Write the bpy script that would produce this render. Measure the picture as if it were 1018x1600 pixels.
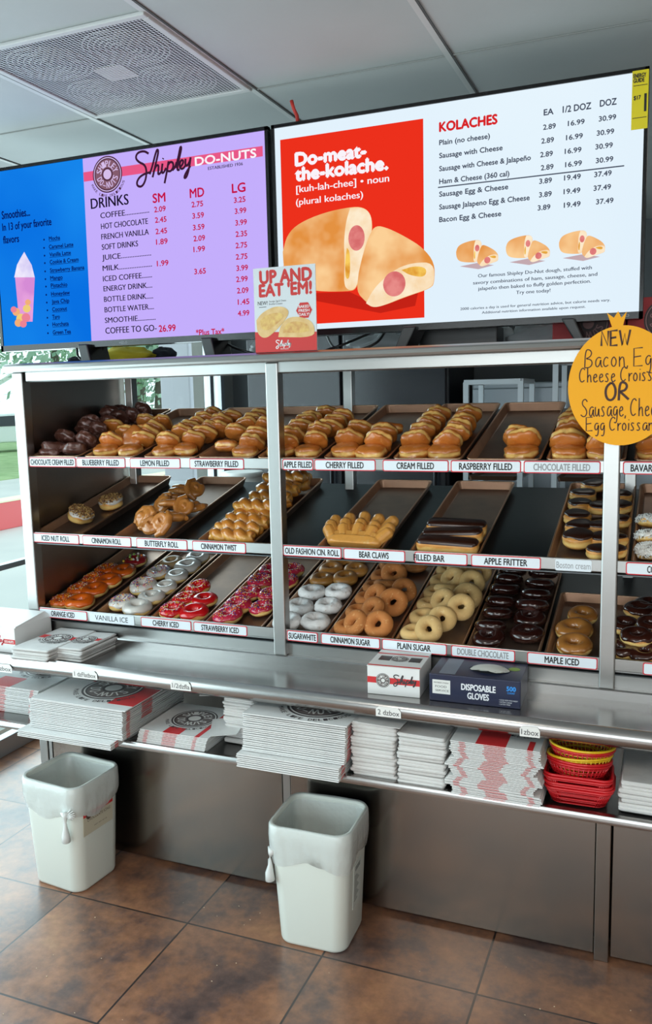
import bpy, bmesh, math, random
from mathutils import Vector, Matrix, Euler, noise as mnoise
for _o in list(bpy.data.objects): bpy.data.objects.remove(_o)
S = bpy.context.scene; COL = S.collection
R_ = random.Random(7)
pi = math.pi

# ------------------------------------------------------------------ camera, world, light, exposure
cam_data = bpy.data.cameras.new('camera'); cam = bpy.data.objects.new('camera', cam_data); COL.objects.link(cam)
cam.matrix_world = Matrix(((0.92694787,-0.03021417,0.37397159,1.127),(0.37451564,0.1342542,-0.91744964,-2.3587),
                           (-0.02248728,0.9904862,0.13576232,1.634),(0,0,0,1)))
cam_data.sensor_width = 36; cam_data.lens = 36*1312/1600; cam_data.clip_start = .05
S.camera = cam
S.view_settings.view_transform = 'Standard'; S.view_settings.look = 'None'
S.view_settings.exposure = 0.0; S.view_settings.gamma = 1.0; S.view_settings.use_curve_mapping = False
try: S.cycles.use_denoising = True
except Exception: pass
S.cycles.max_bounces = 8; S.cycles.diffuse_bounces = 4; S.cycles.glossy_bounces = 5
S.cycles.transparent_max_bounces = 16; S.cycles.sample_clamp_indirect = 6; S.cycles.caustics_reflective = False

W = bpy.data.worlds.new('sky'); S.world = W; W.use_nodes = True
WORLD_STRENGTH = 1.7
_bg = W.node_tree.nodes['Background']; _bg.inputs['Color'].default_value = (.80,.93,1.0,1); _bg.inputs['Strength'].default_value = WORLD_STRENGTH

def area(name, loc, rot, sx, sy, power, color=(1,1,1), portal=False):
    d = bpy.data.lights.new(name,'AREA'); d.shape = 'RECTANGLE'; d.size = sx; d.size_y = sy; d.energy = power; d.color = color
    o = bpy.data.objects.new(name, d); COL.objects.link(o); o.location = loc; o.rotation_euler = rot
    if portal: d.cycles.is_portal = True
    return o
# daylight through the tall shop windows (side wall and the wall behind the camera)
area('daylight_side_window', (-1.80,-.2,1.35), (0,-pi/2,0), 2.5, 6.0, 165, (.80,.92,1.0))
area('daylight_front_window', (1.3,-4.93,1.35), (pi/2,0,0), 4.6, 2.0, 62, (.97,.98,1.0))
# fluorescent ceiling fittings of the shop and of the kitchen
for lx, ly, p in ((-.1,-2.9,26),(2.1,-2.9,23),(2.3,-.9,8),(.9,1.6,1.2)):
    area('ceiling_fitting_light', (lx,ly,2.575), (0,0,0), .55, 1.15, p, (1.0,.94,.86))

# ------------------------------------------------------------------ helpers
def srgb(r,g,b):
    f = lambda c: (c/255/12.92) if c/255 <= .04045 else ((c/255+.055)/1.055)**2.4
    return (f(r),f(g),f(b),1)
MATS = {}
def mat(name, rgb=None, rough=.5, metal=0, coat=0, emit=0, noise=None, bump=0, bscale=200, spec=.5, alpha=1, trans=0, sheen=0):
    """principled material; noise=(scale, rgb2, amount) mixes a second colour by a noise pattern in object space"""
    if name in MATS: return MATS[name]
    m = bpy.data.materials.new(name); m.use_nodes = True; nt = m.node_tree; b = nt.nodes['Principled BSDF']; MATS[name] = m
    c = srgb(*rgb); b.inputs['Base Color'].default_value = c
    b.inputs['Roughness'].default_value = rough; b.inputs['Metallic'].default_value = metal
    b.inputs['Coat Weight'].default_value = coat; b.inputs['Coat Roughness'].default_value = .12
    b.inputs['Specular IOR Level'].default_value = spec; b.inputs['Alpha'].default_value = alpha
    b.inputs['Transmission Weight'].default_value = trans
    if emit: b.inputs['Emission Color'].default_value = c; b.inputs['Emission Strength'].default_value = emit; b.inputs['Base Color'].default_value = (0.01,.01,.01,1)
    if noise or bump:
        tc = nt.nodes.new('ShaderNodeTexCoord')
    if noise:
        n = nt.nodes.new('ShaderNodeTexNoise'); n.inputs['Scale'].default_value = noise[0]; n.inputs['Detail'].default_value = 5
        nt.links.new(tc.outputs['Object'], n.inputs['Vector'])
        r = nt.nodes.new('ShaderNodeValToRGB'); r.color_ramp.elements[0].position = .5-noise[2]/2; r.color_ramp.elements[1].position = .5+noise[2]/2
        r.color_ramp.elements[0].color = c; r.color_ramp.elements[1].color = srgb(*noise[1])
        nt.links.new(n.outputs['Fac'], r.inputs['Fac']); nt.links.new(r.outputs['Color'], b.inputs['Base Color'])
        if emit: nt.links.new(r.outputs['Color'], b.inputs['Emission Color'])
    if bump:
        n2 = nt.nodes.new('ShaderNodeTexNoise'); n2.inputs['Scale'].default_value = bscale; n2.inputs['Detail'].default_value = 3
        nt.links.new(tc.outputs['Object'], n2.inputs['Vector'])
        bp = nt.nodes.new('ShaderNodeBump'); bp.inputs['Strength'].default_value = bump; bp.inputs['Distance'].default_value = .004
        nt.links.new(n2.outputs['Fac'], bp.inputs['Height']); nt.links.new(bp.outputs['Normal'], b.inputs['Normal'])
    return m
def emis(name, rgb, k=1.0):
    if name in MATS: return MATS[name]
    m = bpy.data.materials.new(name); m.use_nodes = True; nt = m.node_tree; nt.nodes.clear(); MATS[name] = m
    e = nt.nodes.new('ShaderNodeEmission'); e.inputs['Color'].default_value = srgb(*rgb); e.inputs['Strength'].default_value = k
    o = nt.nodes.new('ShaderNodeOutputMaterial'); nt.links.new(e.outputs[0], o.inputs[0]); return m
def emis_noise(name, c1, c2, scale, k=1.0):
    m = emis(name, c1, k); nt = m.node_tree; e = nt.nodes['Emission']
    tc = nt.nodes.new('ShaderNodeTexCoord'); n = nt.nodes.new('ShaderNodeTexNoise'); n.inputs['Scale'].default_value = scale; n.inputs['Detail'].default_value = 3
    r = nt.nodes.new('ShaderNodeValToRGB'); r.color_ramp.elements[0].position = .35; r.color_ramp.elements[1].position = .65
    r.color_ramp.elements[0].color = srgb(*c1); r.color_ramp.elements[1].color = srgb(*c2)
    nt.links.new(tc.outputs['Object'], n.inputs['Vector']); nt.links.new(n.outputs['Fac'], r.inputs['Fac']); nt.links.new(r.outputs['Color'], e.inputs['Color']); return m
def steel(name, rgb, rough=.3, stretch=(2,2,120), amount=.12, bump=.05):
    """brushed sheet metal"""
    if name in MATS: return MATS[name]
    m = bpy.data.materials.new(name); m.use_nodes = True; nt = m.node_tree; b = nt.nodes['Principled BSDF']; MATS[name] = m
    b.inputs['Metallic'].default_value = 1; b.inputs['Base Color'].default_value = srgb(*rgb)
    tc = nt.nodes.new('ShaderNodeTexCoord'); mp = nt.nodes.new('ShaderNodeMapping'); mp.inputs['Scale'].default_value = stretch
    n = nt.nodes.new('ShaderNodeTexNoise'); n.inputs['Scale'].default_value = 4; n.inputs['Detail'].default_value = 4
    nt.links.new(tc.outputs['Object'], mp.inputs['Vector']); nt.links.new(mp.outputs['Vector'], n.inputs['Vector'])
    mr = nt.nodes.new('ShaderNodeMapRange'); mr.inputs['To Min'].default_value = rough-amount/2; mr.inputs['To Max'].default_value = rough+amount/2
    nt.links.new(n.outputs['Fac'], mr.inputs['Value']); nt.links.new(mr.outputs['Result'], b.inputs['Roughness'])
    bp = nt.nodes.new('ShaderNodeBump'); bp.inputs['Strength'].default_value = bump; bp.inputs['Distance'].default_value = .001
    nt.links.new(n.outputs['Fac'], bp.inputs['Height']); nt.links.new(bp.outputs['Normal'], b.inputs['Normal'])
    return m

class MB:
    """collects shapes, then links them as ONE mesh object"""
    def __init__(s): s.v = []; s.f = []; s.m = []
    def add(s, vs, fs, m=0):
        k = len(s.v); s.v += [tuple(v) for v in vs]; s.f += [tuple(i+k for i in f) for f in fs]; s.m += [m]*len(fs); return s
    def box(s, x0,x1,y0,y1,z0,z1, m=0):
        return s.add([(x0,y0,z0),(x1,y0,z0),(x1,y1,z0),(x0,y1,z0),(x0,y0,z1),(x1,y0,z1),(x1,y1,z1),(x0,y1,z1)],
              [(0,3,2,1),(4,5,6,7),(0,1,5,4),(1,2,6,5),(2,3,7,6),(3,0,4,7)], m)
    def extr(s, prof, x0, x1, m=0):
        """profile of (y, z) points swept along x"""
        n = len(prof); vs = [(x0,y,z) for y,z in prof]+[(x1,y,z) for y,z in prof]
        fs = [(i,(i+1)%n,n+(i+1)%n,n+i) for i in range(n)]+[tuple(range(n-1,-1,-1)),tuple(range(n,2*n))]
        return s.add(vs, fs, m)
    def prism(s, poly, y0, y1, m=0):
        """outline of (x, z) points given thickness along y"""
        n = len(poly); vs = [(x,y0,z) for x,z in poly]+[(x,y1,z) for x,z in poly]
        fs = [tuple(range(n)),tuple(range(2*n-1,n-1,-1))]+[(i,n+i,n+(i+1)%n,(i+1)%n) for i in range(n)]
        return s.add(vs, fs, m)
    def grid(s, fn, nu, nv, cu=True, cv=True, m=0):
        vs = [fn(i/nu if cu else i/(nu-1), j/nv if cv else j/(nv-1)) for i in range(nu) for j in range(nv)]
        fs = [(i*nv+j, ((i+1)%nu)*nv+j, ((i+1)%nu)*nv+(j+1)%nv, i*nv+(j+1)%nv) for i in range(nu if cu else nu-1) for j in range(nv if cv else nv-1)]
        return s.add(vs, fs, m)
    def tube(s, path, r, n=8, m=0, closed=False):
        P = [Vector(p) for p in path]; N = len(P); rings = []; up = Vector((0,0,1))
        for i in range(N):
            if closed: t = P[(i+1)%N]-P[i-1]
            else: t = P[min(i+1,N-1)]-P[max(i-1,0)]
            t.normalize(); a = t.cross(up if abs(t.z) < .95 else Vector((1,0,0))).normalized(); b = t.cross(a)
            ri = r[i] if isinstance(r,(list,tuple)) else r
            rings.append([P[i]+(a*math.cos(2*pi*k/n)+b*math.sin(2*pi*k/n))*ri for k in range(n)])
        vs = [q for g in rings for q in g]
        fs = [(i*n+k, i*n+(k+1)%n, ((i+1)%N)*n+(k+1)%n, ((i+1)%N)*n+k) for i in range(N if closed else N-1) for k in range(n)]
        if not closed: fs += [tuple(range(n-1,-1,-1)), tuple((N-1)*n+k for k in range(n))]
        return s.add(vs, fs, m)
    def loft(s, rings, m=0, cap0=True, cap1=True):
        n = len(rings[0]); vs = [p for g in rings for p in g]
        fs = [(i*n+k, i*n+(k+1)%n, (i+1)*n+(k+1)%n, (i+1)*n+k) for i in range(len(rings)-1) for k in range(n)]
        if cap0: fs.append(tuple(range(n-1,-1,-1)))
        if cap1: fs.append(tuple((len(rings)-1)*n+k for k in range(n)))
        return s.add(vs, fs, m)
    def ball(s, c, rx, ry=None, rz=None, nu=16, nv=9, m=0):
        ry = ry or rx; rz = rz or rx
        rings = [[(c[0]+rx*math.sin(pi*(j+.15)/(nv-.7))*math.cos(2*pi*i/nu), c[1]+ry*math.sin(pi*(j+.15)/(nv-.7))*math.sin(2*pi*i/nu), c[2]-rz*math.cos(pi*(j+.15)/(nv-.7))) for i in range(nu)] for j in range(nv)]
        return s.loft(rings, m)
    def xf(s, M, start=0):
        for i in range(start, len(s.v)): s.v[i] = tuple(M @ Vector(s.v[i]))
        return s
    def mesh(s, name, mats, smooth=False):
        me = bpy.data.meshes.new(name); me.from_pydata(s.v, [], s.f)
        for m in (mats if isinstance(mats,(list,tuple)) else [mats]): me.materials.append(m)
        me.polygons.foreach_set('material_index', s.m)
        if smooth: me.polygons.foreach_set('use_smooth', [True]*len(s.f))
        me.update(); return me
    def build(s, name, mats, parent=None, smooth=False, bevel=0, loc=None, rot=None, recalc=True, seg=2, kind=None):
        me = s.mesh(name, mats, smooth)
        if recalc:
            bm = bmesh.new(); bm.from_mesh(me); bmesh.ops.recalc_face_normals(bm, faces=bm.faces); bm.to_mesh(me); bm.free()
        return link(name, me, parent, loc, rot, bevel, seg, kind)
def link(name, me, parent=None, loc=None, rot=None, bevel=0, seg=2, kind=None):
    o = bpy.data.objects.new(name, me); COL.objects.link(o)
    if parent: o.parent = parent
    if loc is not None: o.location = loc
    if rot is not None: o.rotation_euler = rot
    if kind: o['kind'] = kind
    if bevel:
        b = o.modifiers.new('bevel','BEVEL'); b.width = bevel; b.segments = seg; b.limit_method = 'ANGLE'; b.angle_limit = .7
    return o
def tag(o, label, cat, group=None):
    n = len(label.split()); assert 4 <= n <= 16, (n, label)
    o['label'] = label; o['category'] = cat
    if group: o['group'] = group
    return o
def thing(name, label, cat, loc=(0,0,0), rot=(0,0,0), group=None):
    o = bpy.data.objects.new(name, None); o.empty_display_size = .05; COL.objects.link(o); o.location = loc; o.rotation_euler = rot
    return tag(o, label, cat, group)
def struct(o): o['kind'] = 'structure'; return o
def kids(o): return [c for c in bpy.data.objects if c.parent == o]
def baked(o):
    """apply an object's modifiers by evaluating it; returns a plain mesh"""
    dg = bpy.context.evaluated_depsgraph_get(); me = bpy.data.meshes.new_from_object(o.evaluated_get(dg)); 
    old = o.data; bpy.data.objects.remove(o); bpy.data.meshes.remove(old); return me
ORD = 'zeroth first second third fourth fifth sixth seventh eighth ninth tenth eleventh twelfth thirteenth fourteenth fifteenth sixteenth seventeenth eighteenth nineteenth twentieth'.split()
TENS = {2:'twenty',3:'thirty',4:'forty'}
def ordinal(n):
    if n <= 20: return ORD[n]
    if n % 10 == 0: return {30:'thirtieth',40:'fortieth'}[n]
    return TENS[n//10]+'-'+ORD[n%10]

# ---- lettering
_TC = {}
def text_geo(s, bold=0.0, serif=False):
    key = (s,bold)
    if key not in _TC:
        c = bpy.data.curves.new('lettering','FONT'); c.body = s; c.size = 1; c.offset = bold; c.resolution_u = 3
        o = bpy.data.objects.new('lettering', c); COL.objects.link(o)
        dg = bpy.context.evaluated_depsgraph_get(); dg.update(); me = bpy.data.meshes.new_from_object(o.evaluated_get(dg))
        vs = [tuple(v.co[:2]) for v in me.vertices]; fs = [tuple(p.vertices) for p in me.polygons]
        bpy.data.objects.remove(o); bpy.data.curves.remove(c); bpy.data.meshes.remove(me); _TC[key] = (vs,fs)
    return _TC[key]
def capheight():
    vs,_ = text_geo('H'); return max(v[1] for v in vs)
def put_text(mb, s, x0, x1, z, cap, M=None, m=0, bold=0.0):
    """lettering in the x-z plane (reading from -y), from x0 to x1 on baseline z with capital height cap"""
    vs, fs = text_geo(s); a = min(v[0] for v in vs); b = max(v[0] for v in vs); k = cap/capheight(); sx = (x1-x0)/(b-a)
    pts_ = [Vector((x0+(v[0]-a)*sx, 0, z+v[1]*k)) for v in vs]
    e = bold*k*1.0
    n0 = 0
    for dx, dz in (((0,0),) if e < .00012 else ((-e,0),(e,0),(0,e),(0,-e)) if bold > .02 else ((-e,0),(e,0))):
        q = [p+Vector((dx,-.00003*n0,dz)) for p in pts_]; n0 += 1
        mb.add([M @ p for p in q] if M else q, fs, m)
    return mb
def smooth_path(p, it=2):
    for _ in range(it):
        q = [p[0]]
        for i in range(len(p)-1):
            a, b = p[i], p[i+1]; q += [(a[0]*.75+b[0]*.25,a[1]*.75+b[1]*.25),(a[0]*.25+b[0]*.75,a[1]*.25+b[1]*.75)]
        p = q+[p[-1]]
    return p
def ribbon(mb, path, w, M, m=0):
    """pen stroke: flat strip in the x-z plane along (x, z) points"""
    P = [Vector((a,b)) for a,b in path]; L = []; n = len(P)
    for i in range(n):
        t = P[min(i+1,n-1)]-P[max(i-1,0)]
        if t.length < 1e-9: t = Vector((1,0))
        t.normalize(); nn = Vector((-t.y,t.x))*w/2; L.append((P[i]+nn,P[i]-nn))
    vs = [M @ Vector((q.x,0,q.y)) for l in L for q in l]; fs = [(2*i,2*i+1,2*i+3,2*i+2) for i in range(n-1)]
    mb.add(vs, fs, m)
SHIPLEY = [  # cursive word, strokes in a 200 x 110 box, y up
 [(52,96),(36,106),(12,104),(3,90),(14,76),(36,66),(42,46),(36,20),(22,3),(6,6),(3,18),(14,32),(34,40),(58,42)],
 [(52,36),(64,60),(76,92),(84,106),(88,98),(78,70),(68,42),(62,26)], [(66,40),(76,58),(86,60),(84,44),(82,32),(90,34),(98,44)],
 [(100,62),(96,44),(97,34),(104,36),(112,48)], [(102,74),(104,77)],
 [(122,66),(114,36),(104,4)], [(118,54),(128,64),(138,60),(138,46),(128,36),(118,38)], [(134,38),(144,46),(150,60)],
 [(146,44),(158,76),(166,104),(170,98),(160,70),(152,46),(152,36),(160,38)],
 [(160,42),(172,52),(174,62),(166,64),(160,52),(162,40),(172,38),(182,48)],
 [(182,66),(180,50),(186,44),(196,56),(200,68)], [(200,68),(194,40),(184,14),(174,10),(178,22),(198,44)]]
def put_script(mb, x0, x1, z0, z1, M=None, w=.1, m=0):
    M = M or Matrix(); sx = (x1-x0)/200; sz = (z1-z0)/110
    for st in SHIPLEY: ribbon(mb, smooth_path([(x0+x*sx, z0+y*sz) for x,y in st]), w*(z1-z0), M, m)
HW = {'N':[[(0,0),(0,1),(.55,.02),(.58,1)]],'E':[[(.6,1),(0,.97),(.02,0),(.62,.02)],[(.02,.5),(.5,.55)]],'W':[[(0,1),(.25,0),(.45,.75),(.66,0),(.9,1)]],
 'B':[[(.05,0),(.08,1),(.4,1),(.55,.8),(.4,.58),(.08,.5),(.5,.45),(.6,.2),(.4,0),(.05,0)]],'O':[[(.35,1),(.08,.8),(0,.45),(.12,.08),(.38,0),(.6,.2),(.64,.6),(.5,.92),(.35,1)]],
 'R':[[(.05,0),(.08,1),(.4,1),(.55,.78),(.42,.55),(.1,.5),(.35,.3),(.65,.04)]],'S':[[(.6,.85),(.4,1.02),(.15,.9),(.12,.68),(.45,.48),(.6,.25),(.45,.02),(.2,0),(0,.12)]],
 'C':[[(.55,.85),(.4,1),(.18,.9),(.03,.55),(.08,.18),(.28,0),(.52,.15)]],
 'a':[[(.42,.5),(.25,.58),(.06,.42),(.03,.16),(.15,.0),(.32,.12),(.42,.5),(.4,.12),(.52,.0)]],'c':[[(.36,.48),(.22,.58),(.06,.4),(.04,.15),(.18,0),(.38,.12)]],
 'o':[[(.2,.56),(.05,.42),(.03,.16),(.18,0),(.34,.1),(.38,.38),(.2,.56)]],'n':[[(.03,.56),(.05,0)],[(.05,.35),(.18,.54),(.32,.5),(.36,.25),(.38,0)]],
 'g':[[(.38,.5),(.22,.58),(.05,.4),(.06,.15),(.2,.04),(.34,.18),(.4,.52),(.4,-.15),(.3,-.38),(.12,-.32)]],'h':[[(.03,1),(.04,0)],[(.04,.3),(.18,.52),(.32,.46),(.34,.2),(.38,0)]],
 'e':[[(.05,.28),(.36,.36),(.3,.54),(.14,.54),(.03,.3),(.1,.04),(.28,0),(.42,.12)]],'s':[[(.32,.5),(.18,.58),(.06,.46),(.2,.3),(.32,.14),(.2,0),(.02,.06)]],
 'r':[[(.03,.56),(.05,0)],[(.05,.32),(.18,.52),(.34,.52)]],'i':[[(.06,.55),(.06,.02)],[(.05,.75),(.08,.8)]],'t':[[(.16,.9),(.14,.1),(.26,0)],[(0,.6),(.34,.62)]],
 'u':[[(.03,.55),(.03,.15),(.15,0),(.3,.12),(.36,.55),(.36,.1),(.46,0)]],',':[[(.05,.05),(.0,-.12)]]}
def put_hand(mb, s, x0, x1, z, h, w, M, m=0):
    adv = {'W':1.1,'i':.22,',':.16,' ':.3,'r':.42,'t':.4}; caps = 'NEBORSC'
    xs = []; x = 0
    for ch in s: xs.append(x); x += adv.get(ch, .78 if ch in caps else .56)
    k = (x1-x0)/(x-.1)
    for ch, cx in zip(s, xs):
        for st in HW.get(ch, []):
            p = [(x0+(cx+a)*k, z+b*h) for a,b in st]
            ribbon(mb, p if ch in 'NEW' else smooth_path(p), w, M, m)
def disc(mb, cx, cz, r, M, m=0, r0=0, n=40, sq=1):
    if r0: mb.add([M @ Vector((cx+q*math.cos(2*pi*i/n),0,cz+q*sq*math.sin(2*pi*i/n))) for q in (r,r0) for i in range(n)], [(i,(i+1)%n,n+(i+1)%n,n+i) for i in range(n)], m)
    else: mb.add([M @ Vector((cx+r*math.cos(2*pi*i/n),0,cz+r*sq*math.sin(2*pi*i/n))) for i in range(n)], [tuple(range(n))], m)
def arc_text(mb, s, cx, cz, r, a0, a1, h, M, m=0, flip=False, bold=.02):
    n = len(s)
    for i, ch in enumerate(s):
        if ch == ' ': continue
        a = a0+(a1-a0)*(i+.5)/n; w = abs(a1-a0)*r/n*.78
        rot = Matrix.Rotation(-(a+(pi/2 if flip else -pi/2)), 4, 'Y')
        T = M @ Matrix.Translation((cx+r*math.cos(a),0,cz+r*math.sin(a))) @ rot
        put_text(mb, ch, -w/2, w/2, -h/2, h, T, m, bold)
def emblem(mb, cx, cz, r, M, eps, mi=(0,1,2), motto=True, letters=True):
    """round shop badge: dark ring with lettering around a ring doughnut. materials: dark, light, brown"""
    L = lambda k: M @ Matrix.Translation((0,-eps*k,0))
    disc(mb, cx, cz, r, L(1), mi[0]); disc(mb, cx, cz, r*.93, L(2), mi[1], r*.88); disc(mb, cx, cz, r*.82, L(2), mi[2])
    disc(mb, cx, cz, r*.36, L(3), mi[0], r*.29); disc(mb, cx, cz, r*.27, L(3), mi[1])
    if letters:
        arc_text(mb, 'SHIPLEY', cx, cz, r*.58, pi*.96, pi*.04, r*.34, L(4), mi[1]); arc_text(mb, 'DO-NUTS', cx, cz, r*.58, pi*1.06, pi*1.94, r*.34, L(4), mi[1], True)
    if motto: arc_text(mb, 'MAKE LIFE DELICIOUS', cx, cz, r*1.17, pi*1.12, pi*1.88, r*.15, L(1), mi[0], True)
def FACE(loc, rz=0, rx=0):
    """frame for flat artwork: local x-z plane, facing local -y"""
    return Matrix.Translation(loc) @ Matrix.Rotation(rz,4,'Z') @ Matrix.Rotation(rx,4,'X')
TOPF = lambda x,y,z,rz=0: Matrix.Translation((x,y,z)) @ Matrix.Rotation(rz,4,'Z') @ Matrix.Rotation(-pi/2,4,'X')   # artwork lying face up
def rr(w, d, r, n=5):
    """rounded rectangle outline, centred"""
    out = []
    for cx,cy,a0 in ((w/2-r,d/2-r,0),(-w/2+r,d/2-r,pi/2),(-w/2+r,-d/2+r,pi),(w/2-r,-d/2+r,1.5*pi)):
        for i in range(n+1): a = a0+pi/2*i/n; out.append((cx+r*math.cos(a), cy+r*math.sin(a)))
    return out
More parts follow.
